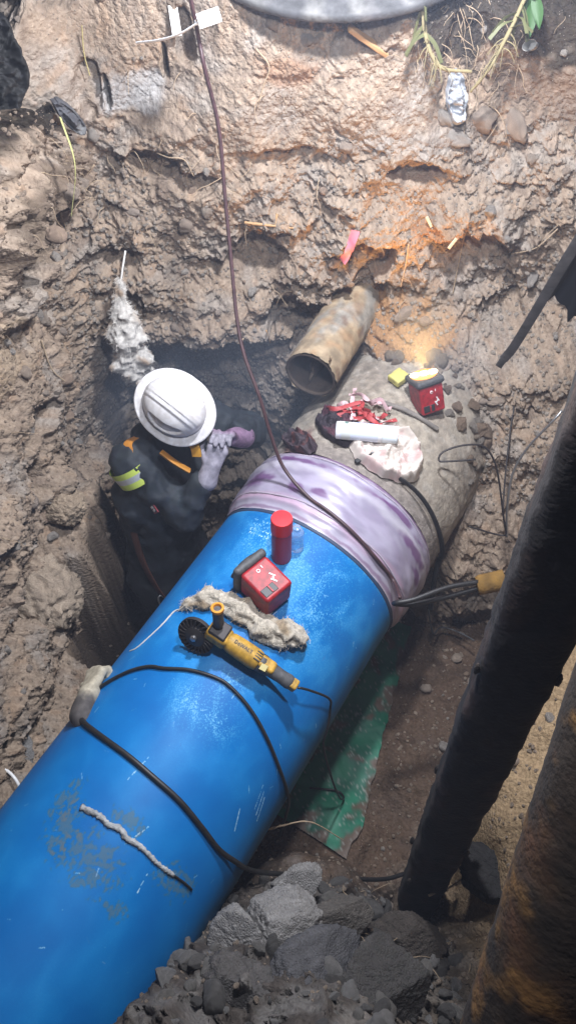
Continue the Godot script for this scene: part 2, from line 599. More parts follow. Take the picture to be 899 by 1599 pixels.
func floor_y(x: float, z: float) -> float:
	var wob := n_big.get_noise_2d(x * 1.6, z * 1.6)
	var y := -2.31 + 0.03 * wob
	var q := Vector3(x, 0, z) - AX
	var right := q.x * E1.x + q.z * E1.z           # metres to the right of the main
	y -= 0.38 * smoothstep(0.0, -0.25, right)
	var ex := -0.66 - 0.27 * exp(-pow((z + 1.64) / 0.19, 2.0)) + 0.06 * n_mid.get_noise_2d(z, 4.0) + 0.05 * wob - 0.10 * smoothstep(-1.85, -2.15, z)
	var shelf := lerpf(-1.92, -1.56, smoothstep(-1.35, -2.0, z)) + 0.35 * smoothstep(-0.85, -1.25, x) + 0.06 * wob
	y = lerpf(y, shelf, smoothstep(ex + 0.05, ex - 0.10, x + 0.03 * n_warp.get_noise_2d(x, z)) * smoothstep(-2.30, -2.18, z))
	var xe := lerpf(0.62, 0.92, smoothstep(-1.0, -1.7, z)) + 0.05 * wob
	y += (0.35 * smoothstep(0.0, 0.12, x - xe) + maxf(0.0, x - xe) * 1.6) * smoothstep(-2.6, -2.0, z)
	var zf := lerpf(-0.80, -0.58, smoothstep(0.15, 0.5, x)) + 0.05 * wob
	var t := z - zf
	if t > 0.0:
		var bank := -2.3 + 0.32 * smoothstep(0.0, 0.12, t) + t * t * 1.75 + 0.09 * smoothstep(0.1, 0.25, t)
		bank = lerpf(-2.2, bank, smoothstep(0.28, 0.39, right))
		y = maxf(y, bank) + 0.02 * wob
	y += 0.12 * smoothstep(-2.15, -2.45, z) * smoothstep(0.3, 0.6, x)
	return y


func floor_at(x: float, z: float) -> Vector3:
	var on_sheet := mat_share(x, z)
	var r := clampf(0.75 + 0.5 * n_big.get_noise_2d(x + 2.0, z) + 0.5 * smoothstep(-0.8, -0.5, z), 0.2, 1.2) * (1.0 - 0.85 * on_sheet)
	return Vector3(x, floor_y(x, z) + soil(x * 1.1 + 40.0, z * 1.1, r) * (0.85 - 0.6 * on_sheet) * (1.0 + 1.3 * smoothstep(-0.75, -0.5, z)), z)


# The green sheet lies between these lines, beside the main.
func mat_share(x: float, z: float) -> float:
	var q := Vector3(x, 0, z) - AX
	var right := q.x * E1.x + q.z * E1.z
	var along := (q.x * DX.x + q.z * DX.z) / 0.996
	var edge := lerpf(0.60, 0.36, clampf((along + 0.55) / 0.95, 0.0, 1.0))
	return smoothstep(edge + 0.06, edge - 0.04, right + 0.03 * n_warp.get_noise_2d(x, z)) * smoothstep(-0.15, -0.05, right) * smoothstep(-0.72, -0.60, along) * smoothstep(0.45, 0.35, along)


func earth(a: float, b: float, k: int) -> Color:
	var t := n_tone.get_noise_2d(a + k * 13.0, b * 1.4)
	var u := n_tone.get_noise_2d(a * 2.3 + 50.0 + k, b * 2.9)
	var v := n_warp.get_noise_2d(a * 2.0 + 9.0, b * 2.0)
	var c := Color(0.395, 0.312, 0.240)
	c = c.lerp(Color(0.385, 0.345, 0.305), smoothstep(0.0, 0.5, t) * 0.8)          # grey clay
	c = c.lerp(Color(0.40, 0.275, 0.185), smoothstep(0.22, 0.6, u) * 0.55)      # iron-stained
	c = c.lerp(Color(0.25, 0.195, 0.155), smoothstep(0.15, 0.60, -u) * 0.7)   # damp
	var w := 1.0 + 0.22 * v
	return Color(c.r * w, c.g * w, c.b * w)


func spot(a: float, b: float, ca: float, cb: float, ra: float, rb: float) -> float:
	var d := sqrt(pow((a - ca) / ra, 2.0) + pow((b - cb) / rb, 2.0)) + 0.5 * n_warp.get_noise_2d(a * 0.9, b * 0.9)
	return smoothstep(1.0, 0.55, d)


func build_pit() -> void:
	var p := PackedVector3Array()
	var c := PackedColorArray()
	# back wall
	var nu := 470
	var nv := 480
	for j in nv:
		var y := lerpf(-2.75, 0.30, pow(float(j) / (nv - 1), 0.8))
		for i in nu:
			var x := lerpf(-1.25, 1.55, float(i) / (nu - 1))
			var q := back_at(x, y)
			p.append(q)
			var k := earth(x, y, 0)
			k = k.lerp(Color(0.46, 0.46, 0.46), spot(x, y, -0.52, -0.20, 0.16, 0.07) * 0.8)
			k = k.lerp(Color(0.38, 0.22, 0.12), spot(x, y, 0.62, -0.68, 0.17, 0.07) * 0.8)
			k = k.lerp(Color(0.42, 0.235, 0.11), spot(x, y, 0.46, -1.04, 0.22, 0.13) * 0.9)
			k = k.lerp(Color(0.35, 0.20, 0.12), spot(x, y, -0.02, -0.12, 0.12, 0.06) * 0.6)
			k = k.lerp(Color(0.22, 0.16, 0.12), spot(x, y, 0.90, -0.20, 0.30, 0.13) * 0.7)
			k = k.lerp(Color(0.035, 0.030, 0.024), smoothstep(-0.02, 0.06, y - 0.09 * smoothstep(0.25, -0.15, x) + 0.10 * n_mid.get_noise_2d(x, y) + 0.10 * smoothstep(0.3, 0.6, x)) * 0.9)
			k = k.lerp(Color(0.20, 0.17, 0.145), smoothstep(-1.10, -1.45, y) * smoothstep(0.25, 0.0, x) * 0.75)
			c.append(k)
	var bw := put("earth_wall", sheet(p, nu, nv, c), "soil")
	tag(bw, "", "", "", "structure")
	# left wall
	p = PackedVector3Array()
	c = PackedColorArray()
	nu = 380
	nv = 300
	for j in nv:
		var y := lerpf(-2.1, 0.30, float(j) / (nv - 1))
		for i in nu:
			var z := lerpf(0.35, -2.85, pow(float(i) / (nu - 1), 0.8))
			p.append(left_at(z, y))
			var k := earth(z, y, 1)
			k = k.lerp(Color(0.10, 0.075, 0.055), spot(z, y, -2.32, -0.30, 0.30, 0.15) * 0.7)
			k = k.lerp(Color(0.42, 0.32, 0.22), spot(z, y, -1.95, -0.70, 0.3, 0.16) * 0.7)
			k = k.lerp(Color(0.008, 0.008, 0.008), smoothstep(-0.08, 0.0, y + 0.1 * n_mid.get_noise_2d(z, y)) * 0.9)  # rim blackened to paint in the dark void past the corner
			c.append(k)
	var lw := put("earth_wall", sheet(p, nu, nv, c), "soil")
	tag(lw, "", "", "", "structure")
	# right wall
	p = PackedVector3Array()
	c = PackedColorArray()
	nu = 150
	nv = 120
	for j in nv:
		for i in nu:
			var z := lerpf(-2.85, 0.6, float(i) / (nu - 1))
			var y := lerpf(-2.5, 0.30, float(j) / (nv - 1))
			p.append(right_at(z, y))
			c.append(earth(z, y, 2))
	tag(put("earth_wall", sheet(p, nu, nv, c), "soil"), "", "", "", "structure")
	# floor
	p = PackedVector3Array()
	c = PackedColorArray()
	nu = 300
	nv = 340
	for j in nv:
		for i in nu:
			var x := lerpf(-1.5, 1.6, float(i) / (nu - 1))
			var z := lerpf(0.5, -2.95, float(j) / (nv - 1))
			p.append(floor_at(x, z))
			var k := earth(x, z, 3)
			var q := Vector3(x, 0, z) - AX
			var right := q.x * E1.x + q.z * E1.z
			var pipe_shade := smoothstep(1.05, 0.78, right + 0.1 * n_mid.get_noise_2d(x, z)) * smoothstep(-0.4, -0.1, right)  # shadow of the main, painted into the soil on its right
			k = k.lerp(Color(0.11, 0.070, 0.048), pipe_shade * 0.85)
			k = k.lerp(Color(0.075, 0.055, 0.042), smoothstep(-1.90, -2.10, p[-1].y) * smoothstep(0.1, -0.1, right) * 0.85)      # shade low in the shaft, painted into the soil
			k = k.lerp(Color(0.52, 0.37, 0.21), smoothstep(0.84, 0.98, right + 0.1 * n_mid.get_noise_2d(x, z)) * smoothstep(-2.2, -1.6, z) * 0.8)  # sand, with the lit strip by the post put into its colour
			k = k.lerp(Color(0.085, 0.078, 0.072).lerp(Color(0.17, 0.165, 0.16), smoothstep(-0.1, 0.4, n_warp.get_noise_2d(x, z))), smoothstep(-0.75, -0.5, z + 0.1 * n_mid.get_noise_2d(x, z)) * smoothstep(0.75, 0.5, x) * 0.9)
			c.append(k)
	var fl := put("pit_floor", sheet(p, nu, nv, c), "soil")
	tag(fl, "", "", "", "structure")
	# the ground round the pit, out to the horizon
	p = PackedVector3Array()
	c = PackedColorArray()
	var st := SurfaceTool.new()
	st.begin(Mesh.PRIMITIVE_TRIANGLES)
	st.set_normal(Vector3.UP)
	var xs := [-200.0, -20.0, -3.0, -1.30, 1.75, 3.0, 20.0, 200.0]
	var zs := [-200.0, -20.0, -6.0, -3.10, 0.6, 3.0, 20.0, 200.0]
	for j in 7:
		for i in 7:
			if i == 3 and j == 3:
				continue
			for o in [[0, 0], [1, 0], [1, 1], [0, 0], [1, 1], [0, 1]]:
				st.set_color(Color(0.03, 0.027, 0.024))
				st.add_vertex(Vector3(xs[i + o[0]], 0.0, zs[j + o[1]]))
	tag(put("ground", st.commit(), "soil"), "", "", "", "structure")
	wall_pieces(bw, lw, fl)


func wall_pieces(bw: Node3D, lw: Node3D, fl: Node3D) -> void:
	var kinds := []
	var tones := [Color(0.52, 0.43, 0.36), Color(0.53, 0.48, 0.43), Color(0.46, 0.38, 0.31), Color(0.52, 0.42, 0.34), Color(0.50, 0.46, 0.42), Color(0.50, 0.37, 0.28)]
	for k in 12:
		kinds.append(lump(100 + k, 9, Vector3(1.0, 0.72, 0.8), tones[k % 6], 5, 0.16, 0.6))
	# stones and hard clods that stick out of the faces
	for k in 250:
		var x := rng.randf_range(-0.95, 1.15)
		var y := -1.45 + 1.5 * pow(rng.randf(), 1.0)
		if roughness_back(x, y) < 0.45 and rng.randf() < 0.8:
			continue
		var r := 0.008 + 0.022 * pow(rng.randf(), 2.8)
		var o := put("stone", kinds[rng.randi() % 12], "rock", bw)
		o.transform = Transform3D(Basis.from_euler(Vector3(rng.randf() * TAU, rng.randf() * TAU, rng.randf() * TAU)).scaled(Vector3.ONE * r), back_at(x, y) + Vector3(0, 0, r * 0.15))
	for f in [[0.66, -0.30, 0.075], [0.78, -0.31, 0.06], [0.58, -0.34, 0.05], [-0.38, -0.66, 0.05], [0.47, -1.0, 0.045], [0.84, -1.2, 0.04], [0.53, -0.28, 0.04], [-0.05, -0.03, 0.04], [0.60, -1.33, 0.05], [-0.25, -1.18, 0.03], [0.95, -0.85, 0.05]]:
		var o := put("stone", kinds[rng.randi() % 5], "rock", bw)
		o.transform = Transform3D(Basis.from_euler(Vector3(rng.randf(), rng.randf() * TAU, rng.randf())) * Basis.from_scale(Vector3(1.2, 0.8, 0.7) * float(f[2])), back_at(f[0], f[1]))
	for k in 170:
		var z := rng.randf_range(-2.6, -1.0)
		var y := rng.randf_range(-1.75, -0.05)
		var r := 0.009 + 0.028 * pow(rng.randf(), 2.2)
		var o := put("stone", kinds[rng.randi() % 12], "rock", lw)
		o.transform = Transform3D(Basis.from_euler(Vector3(rng.randf() * TAU, rng.randf() * TAU, rng.randf() * TAU)).scaled(Vector3.ONE * r), left_at(z, y) + Vector3(r * 0.15, 0, 0))
	for k in 190:
		var x := rng.randf_range(-1.15, 1.15)
		var z := rng.randf_range(-2.4, -0.3)
		var r := 0.008 + 0.026 * pow(rng.randf(), 2.5)
		if mat_share(x, z) > 0.2:
			continue
		var o := put("stone", kinds[rng.randi() % 12], "rock", fl)
		o.transform = Transform3D(Basis.from_euler(Vector3(rng.randf() * TAU, rng.randf() * TAU, rng.randf() * TAU)).scaled(Vector3.ONE * r), floor_at(x, z) + Vector3(0, r * 0.2, 0))
	# crumbs, past counting
	crumbs(bw, kinds[1], 16000, 0)
	crumbs(lw, kinds[3], 8000, 1)
	crumbs(fl, kinds[2], 6500, 2)
	# roots that hang out of the faces
	for k in 64:
		var x := rng.randf_range(-0.75, 1.0)
		var y := rng.randf_range(-1.1, -0.02)
		if k < 16:
			x = -0.42 + 0.16 * rng.randfn()
			y = -0.44 + 0.04 * rng.randfn()
		elif k < 30:
			x = 0.60 + 0.07 * rng.randfn()
			y = -0.12 + 0.09 * rng.randfn()
		hang_root(bw, back_at(x, y) + Vector3(0, 0, 0.004), Vector3(0, 0, 1), rng.randf_range(0.05, 0.2), rng.randf_range(0.0009, 0.0022))
	for k in 46:
		var z := rng.randf_range(-2.6, -1.5)
		var y := rng.randf_range(-1.3, -0.05)
		if k < 26:
			z = -2.30 + 0.13 * rng.randfn()
			y = -0.30 + 0.06 * rng.randfn()
		hang_root(lw, left_at(z, y) + Vector3(0.004, 0, 0), Vector3(1, 0, 0), rng.randf_range(0.05, 0.16), rng.randf_range(0.0009, 0.002))


func crumbs(parent: Node3D, mesh: Mesh, n: int, which: int) -> void:
	var mm := MultiMesh.new()
	mm.transform_format = MultiMesh.TRANSFORM_3D
	mm.use_colors = true
	mm.mesh = mesh
	mm.instance_count = n
	for k in n:
		var at := Vector3.ZERO
		var rough := 1.0
		if which == 0:
			var x := rng.randf_range(-0.95, 1.2)
			var y := rng.randf_range(-1.6, 0.05)
			rough = roughness_back(x, y)
			at = back_at(x, y)
		elif which == 1:
			at = left_at(rng.randf_range(-2.65, -0.9), rng.randf_range(-1.9, 0.05))
		else:
			var x := rng.randf_range(-1.2, 1.2)
			var z := rng.randf_range(-2.4, -0.2)
			rough = 1.0 - 0.9 * mat_share(x, z)
			at = floor_at(x, z)
		var r := (0.0022 + 0.0095 * pow(rng.randf(), 2.4)) * clampf(rough, 0.25, 1.1)
		mm.set_instance_transform(k, Transform3D(Basis.from_euler(Vector3(rng.randf() * TAU, rng.randf() * TAU, rng.randf() * TAU)).scaled(Vector3.ONE * r), at))
		var w := rng.randf_range(0.78, 1.2)
		mm.set_instance_color(k, Color(w, w * 0.97, w * 0.93))
	var o := MultiMeshInstance3D.new()
	o.name = "crumbs"
	o.multimesh = mm
	o.material_override = M["rock"]
	parent.add_child(o, true)
	o.set_meta("kind", "stuff")


func hang_root(parent: Node3D, at: Vector3, out: Vector3, l: float, r: float) -> void:
	var pts := [at - out * 0.02]
	var q := at
	var d := (out * 0.7 + Vector3(rng.randfn() * 0.5, rng.randfn() * 0.3, rng.randfn() * 0.3)).normalized()
	for k in 5:
		pts.append(q)
		q += d * l / 5.0
		d = (d + Vector3(rng.randfn() * 0.45, -0.55 + rng.randfn() * 0.35, rng.randfn() * 0.3) - out * 0.12).normalized()
	put("root", tube(pts, [r, r * 0.4], 0.012, 5, Color(1, 1, 1), 0.3), "root_fibre", parent)


# ---------------------------------------------------------------- the mains

func pipe_shell(t0: float, t1: float, profile: Callable, nt: int, na: int, colour: Callable) -> ArrayMesh:
	var p := PackedVector3Array()
	var c := PackedColorArray()
	var uv := PackedVector2Array()
	for j in nt:
		var t := lerpf(t0, t1, float(j) / (nt - 1))
		for i in na + 1:
			var deg := -180.0 + 360.0 * i / na
			p.append(on_main(t, deg, profile.call(t, deg)))
			c.append(colour.call(t, deg))
			uv.append(Vector2(float(i) / na, float(j) / (nt - 1)))
	return sheet(p, na + 1, nt, c, 1.0, uv, true)


func blend(a: Array, b: Array, k: float) -> Array:
	return [lerpf(a[0], b[0], k), lerpf(a[1], b[1], k), lerpf(a[2], b[2], k)]


func stroke(im: Image, a: Vector2, b: Vector2, w: float, c: Color, breaks := 0.0) -> void:
	var n := int(a.distance_to(b)) + 1
	for k in n + 1:
		var q := a.lerp(b, float(k) / n)
		if breaks > 0.0 and n_fine.get_noise_2d(q.x * 0.004, q.y * 0.004) < breaks - 0.5:
			continue
		var ww := w * (0.7 + 0.5 * n_warp.get_noise_2d(q.x * 0.003, q.y * 0.003))
		for y in range(int(q.y - ww), int(q.y + ww) + 1):
			for x in range(int(q.x - ww), int(q.x + ww) + 1):
				if Vector2(x, y).distance_to(q) <= ww and x >= 0 and y >= 0 and x < im.get_width() and y < im.get_height():
					im.set_pixel(x, y, im.get_pixel(x, y).lerp(c, 0.75))


# The blue coat: scuffs, chalk dust, dried mud. u runs round the pipe (0.5 is its top), v along it.
func coat_image(t0: float, t1: float) -> Image:
	var s := 1024
	var d := PackedByteArray()
	d.resize(s * s * 3)
	var k := 0
	for j in s:
		var t := lerpf(t0, t1, float(j) / s)
		for i in s:
			var deg := -180.0 + 360.0 * i / s
			if absf(deg) > 125.0:
				d[k] = 4; d[k + 1] = 100; d[k + 2] = 168
				k += 3
				continue
			var x := deg * 0.0066
			var big := n_tone.get_noise_2d(x * 1.2 + 4.0, t * 1.2)
			var c := [4.0, 104.0 + 10.0 * big, 172.0 + 10.0 * big]
			var sm := n_mid.get_noise_2d(x * 1.6, t * 0.9)
			var fine := n_fine.get_noise_2d(x * 1.9, t * 1.3)
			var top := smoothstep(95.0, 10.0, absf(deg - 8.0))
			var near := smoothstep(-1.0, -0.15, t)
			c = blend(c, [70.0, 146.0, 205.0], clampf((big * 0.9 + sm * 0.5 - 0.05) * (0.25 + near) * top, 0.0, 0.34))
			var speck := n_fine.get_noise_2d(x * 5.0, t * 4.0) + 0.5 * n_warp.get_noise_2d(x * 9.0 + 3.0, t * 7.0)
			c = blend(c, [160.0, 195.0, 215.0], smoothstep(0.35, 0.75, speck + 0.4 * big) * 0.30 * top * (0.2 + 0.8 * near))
			for f in [[-0.74, 22.0, 0.07, 12.0], [-0.62, 16.0, 0.06, 10.0], [-0.74, 6.0, 0.08, 12.0], [-0.22, 30.0, 0.2, 20.0], [-0.1, -8.0, 0.12, 26.0]]:
				var q := pow((t - f[0]) / f[2], 2.0) + pow((deg - f[1]) / f[3], 2.0)
				if q < 2.0:
					c = blend(c, [185.0, 212.0, 228.0], smoothstep(0.15, 0.75, speck + 0.5 * sm) * 0.52 * exp(-q * 1.5))
			for f in [[-1.17, -16.0, 0.06, 5.0], [-1.23, -8.0, 0.07, 6.0], [-1.26, 10.0, 0.06, 13.0], [-1.12, 13.0, 0.03, 7.0], [-1.17, 46.0, 0.04, 10.0], [-1.32, 30.0, 0.02, 6.0]]:
				var q := pow((t - f[0]) / f[2], 2.0) + pow((deg - f[1]) / f[3], 2.0)
				if q < 2.5:
					c = blend(c, [100.0, 104.0, 110.0], smoothstep(1.0, 0.3, q * 0.55 + 0.9 * n_warp.get_noise_2d(x * 2.6, t * 2.6) + 0.9 * fine + 0.3) * 0.6)
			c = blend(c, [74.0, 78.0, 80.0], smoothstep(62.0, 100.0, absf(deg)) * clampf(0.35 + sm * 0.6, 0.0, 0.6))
			c = blend(c, [150.0, 160.0, 175.0], smoothstep(-0.035, -0.004, t) * clampf(0.2 + fine, 0.0, 0.7))
			d[k] = int(clampf(c[0], 0, 255)); d[k + 1] = int(clampf(c[1], 0, 255)); d[k + 2] = int(clampf(c[2], 0, 255))
			k += 3
	var im := Image.create_from_data(s, s, false, Image.FORMAT_RGB8, d)
	var at := func(t: float, deg: float) -> Vector2: return Vector2((deg + 180.0) / 360.0 * s, (t - t0) / (t1 - t0) * s)
	var pale := Color(0.78, 0.84, 0.88)
	for k2 in 3:                                    # three gouges side by side near the lower flank
		stroke(im, at.call(-0.80 - k2 * 0.012, 60.0 + k2 * 3.0), at.call(-0.87 - k2 * 0.01, 64.0 + k2 * 3.5), 0.9, pale)
	stroke(im, at.call(-0.90, 55.0), at.call(-0.96, 60.0), 0.8, pale)
	for f in [[-0.93, 5.0, -1.06, 2.0], [-1.10, 22.0, -1.17, 18.0], [-1.20, 33.0, -1.26, 34.0]]:
		stroke(im, at.call(f[0], f[1]), at.call(f[2], f[3]), 1.1, pale, 0.42)
	for k2 in 90:                                   # stray nicks
		var t := rng.randf_range(-1.5, -0.02)
		var a := rng.randf_range(-55, 75)
		stroke(im, at.call(t, a), at.call(t + rng.randf_range(-0.02, 0.02), a + rng.randf_range(-2.5, 2.5)), rng.randf_range(0.4, 0.8), pale.lerp(Color(0.2, 0.4, 0.65), rng.randf()))
	for row in 4:                                   # a chalked note by the joint, too worn to read
		for k2 in 11 - row:
			var q: Vector2 = at.call(-0.055 - row * 0.020, -27.0 + k2 * 1.75 + row * 0.8)
			for o in 2:
				stroke(im, q + Vector2(rng.randf_range(-2, 2), rng.randf_range(-2.4, 2.4)), q + Vector2(rng.randf_range(-2, 2), rng.randf_range(-2.4, 2.4)), 0.7, Color(0.9, 0.93, 0.95))
	return im


func build_pipes() -> void:
	var t0 := -2.6
	var blue := StandardMaterial3D.new()
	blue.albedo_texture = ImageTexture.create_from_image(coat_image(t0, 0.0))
	blue.roughness = 0.62
	blue.metallic_specular = 0.35
	blue.roughness_texture = noise_tex(0.02, FastNoiseLite.TYPE_SIMPLEX_SMOOTH, Color(0.7, 0.7, 0.7), Color(1, 1, 1), 77, 5)
	var o := thing("blue_water_main", "large blue coated steel water main running diagonally across the trench", "pipe")
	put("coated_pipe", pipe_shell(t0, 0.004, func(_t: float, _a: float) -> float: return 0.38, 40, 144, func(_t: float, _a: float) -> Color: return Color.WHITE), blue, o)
	put("coat_edge", pipe_shell(-0.012, 0.002, func(t: float, _a: float) -> float: return 0.3835 if t > -0.010 else 0.380, 6, 144, func(_t: float, _a: float) -> Color: return Color(0.03, 0.05, 0.10)), "painted", o)

	# primed joint sleeve, lavender white with purple primer blots
	var sleeve_shape := func(t: float, deg: float) -> float:
		var r := 0.3855 + 0.022 * smoothstep(0.0, 0.11, t) + 0.006 * exp(-pow((t - 0.215) / 0.018, 2.0)) - 0.010 * smoothstep(0.22, 0.29, t)
		r += 0.004 * exp(-pow((t - 0.045) / 0.008, 2.0)) + 0.004 * exp(-pow((t - 0.262) / 0.007, 2.0))
		return r + 0.003 * n_warp.get_noise_2d(deg * 0.006, t * 2.0) - 0.010 * smoothstep(0.282, 0.298, t)
	var sleeve_tone := func(t: float, deg: float) -> Color:
		var x := deg * 0.0067
		var w := n_tone.get_noise_2d(x * 1.3 + 3.0, t * 3.0)
		var v := n_warp.get_noise_2d(x * 1.5, t * 2.0)
		var c := Color(0.25, 0.225, 0.305).lerp(Color(0.35, 0.325, 0.42), smoothstep(-0.3, 0.4, w))
		c = c.lerp(Color(0.46, 0.44, 0.50), smoothstep(0.05, 0.0, t + 0.02 * w) * 0.5 + smoothstep(0.03, 0.0, absf(t - 0.21 + 0.01 * v)) * 0.7)
		c = c.lerp(Color(0.50, 0.32, 0.42), smoothstep(0.03, 0.0, absf(t - 0.055 + 0.02 * w)) * 0.6)
		c = c.lerp(Color(0.24, 0.16, 0.29), smoothstep(0.0, 0.5, n_mid.get_noise_2d(x * 0.8, t * 1.6) - 0.1) * 0.10)
		c = c.lerp(Color(0.15, 0.07, 0.18), smoothstep(0.014, 0.004, absf(t - 0.245 + 0.012 * v)) * smoothstep(-0.3, 0.3, n_tone.get_noise_2d(x * 2.0, 7.0)) * 0.85)
		for f in [[0.135, -46.0, 0.045, 14.0], [0.11, -14.0, 0.030, 5.0], [0.13, 0.0, 0.018, 6.0], [0.20, 62.0, 0.018, 20.0], [0.25, 40.0, 0.014, 12.0], [0.16, 74.0, 0.02, 9.0], [0.24, -24.0, 0.016, 18.0]]:
			var q := sqrt(pow((t - f[0]) / f[2], 2.0) + pow((deg - f[1]) / f[3], 2.0)) + 0.5 * v
			c = c.lerp(Color(0.12, 0.05, 0.15), smoothstep(1.1, 0.5, q) * 0.85)
		c = c.lerp(Color(0.13, 0.05, 0.13), smoothstep(0.010, 0.003, absf(t - 0.012 + 0.006 * v)) * 0.6 + smoothstep(0.272, 0.284, t + 0.006 * v) * smoothstep(0.298, 0.290, t) * 0.7)
		return c
	var sl := StandardMaterial3D.new()
	sl.vertex_color_use_as_albedo = true
	sl.roughness = 0.38
	o = thing("joint_sleeve", "lavender white sleeve with purple primer blots round the joint of the blue pipe", "pipe sleeve")
	put("sleeve_band", pipe_shell(0.0, 0.30, sleeve_shape, 110, 260, sleeve_tone), sl, o)
	for f in [[0.066, 0.3995], [0.272, 0.4005]]:
		var ring := []
		for k in 61:
			ring.append(on_main(f[0] + 0.003 * sin(k * 0.7), -150.0 + 300.0 * k / 60.0, f[1] + 0.001))
		put("weld_bead", tube(ring, 0.0035, 0.02, 6, Color(0.36, 0.31, 0.38), 0.5), "painted", o)

	# the old concrete coated main beyond
	var con_shape := func(t: float, deg: float) -> float:
		var r := 0.392 + 0.010 * smoothstep(0.39, 0.46, t)
		for c in [0.310, 0.330, 0.350, 0.370]:
			r += 0.007 * exp(-pow((t - c) / 0.006, 2.0))
		return r + 0.003 * n_warp.get_noise_2d(deg * 0.0067, t) + 0.0018 * n_fine.get_noise_2d(deg * 0.0067, t) + 0.003 * n_mid.get_noise_2d(deg * 0.005, t * 0.8)
	var con_tone := func(t: float, deg: float) -> Color:
		var w := n_tone.get_noise_2d(deg * 0.008 + 30.0, t * 1.3)
		var c := Color(0.46, 0.40, 0.325).lerp(Color(0.37, 0.315, 0.255), smoothstep(-0.1, 0.5, w))
		c = c.lerp(Color(0.50, 0.46, 0.40), smoothstep(0.1, 0.5, n_warp.get_noise_2d(deg * 0.012, t * 2.0)) * 0.5)
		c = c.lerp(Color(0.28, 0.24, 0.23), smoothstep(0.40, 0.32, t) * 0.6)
		return c.lerp(Color(0.26, 0.12, 0.11), smoothstep(1.0, 0.4, sqrt(pow((t - 0.36) / 0.10, 2.0) + pow((deg + 36.0) / 12.0, 2.0)) + 0.5 * n_warp.get_noise_2d(deg * 0.008, t)) * 0.75)
	o = thing("concrete_coated_main", "dusty beige concrete coated pipe between the purple sleeve and the earth wall", "pipe")
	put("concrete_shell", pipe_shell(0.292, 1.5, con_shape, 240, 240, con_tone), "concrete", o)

	# stub of an abandoned pipe
	var so := Vector3(0.085, -1.062, -2.25)
	var sd := Vector3(0.234, 0.017, -0.50).normalized()
	o = thing("abandoned_pipe_stub", "rusty tan stub of old pipe sticking hollow out of the earth wall", "pipe", so, turn_to(sd, Vector3.UP))
	var p := PackedVector3Array()
	var c := PackedColorArray()
	for j in 60:
		for i in 65:
			var a := TAU * i / 64.0
			var h := 0.78 * j / 59.0
			var w := n_tone.get_noise_3d(cos(a) * 0.3, h * 1.2, sin(a) * 0.3)
			var v := n_warp.get_noise_3d(cos(a) * 0.12, h * 1.3, sin(a) * 0.12)
			var r := 0.106 + 0.003 * v + 0.002 * n_fine.get_noise_3d(cos(a) * 0.1, h, sin(a) * 0.1) + (0.004 * v if j == 0 else 0.0)
			p.append(Vector3(cos(a) * r, h + (0.012 * n_mid.get_noise_2d(a * 0.2, 1.0) if j == 0 else 0.0), sin(a) * r))
			var k := Color(0.44, 0.34, 0.22).lerp(Color(0.36, 0.36, 0.34), smoothstep(0.05, 0.4, w) * 0.7)
			k = k.lerp(Color(0.38, 0.23, 0.12), smoothstep(0.1, 0.5, v) * 0.6)
			c.append(k.lerp(Color(0.16, 0.07, 0.035), smoothstep(0.3, 0.55, -v) * 0.6))
	put("outer_wall", sheet(p, 65, 60, c, -1.0, PackedVector2Array(), true), "rust", o)
	put("bore", lathe([[0.104, 0.002], [0.098, 0.0], [0.092, 0.004], [0.091, 0.30], [0.091, 0.55], [0.0, 0.56]], 48, Color(0.10, 0.07, 0.05)), "rust", o)
	put("mud_inside", lump(61, 6, Vector3(0.08, 0.25, 0.028), Color(0.26, 0.20, 0.15), 8, 0.2), "rock", o, Transform3D(Basis(), Vector3(-0.062, 0.27, 0.02)))
	put("torn_coating", tube([Vector3(0.09, 0.03, -0.07), Vector3(0.12, 0.0, -0.08), Vector3(0.15, -0.01, -0.08)], [0.012, 0.001], 0.01, 6, Color(0.42, 0.33, 0.22), 0.0, 0.3), "painted", o)


# ---------------------------------------------------------------- blobs grown round bones

func bone_d(p: Vector3, b: Array) -> float:
	var a: Vector3 = b[0]
	var ab: Vector3 = b[1] - a
	var h := clampf((p - a).dot(ab) / maxf(ab.length_squared(), 1e-9), 0.0, 1.0)
	return p.distance_to(a + ab * h) - lerpf(b[2], b[3], h)


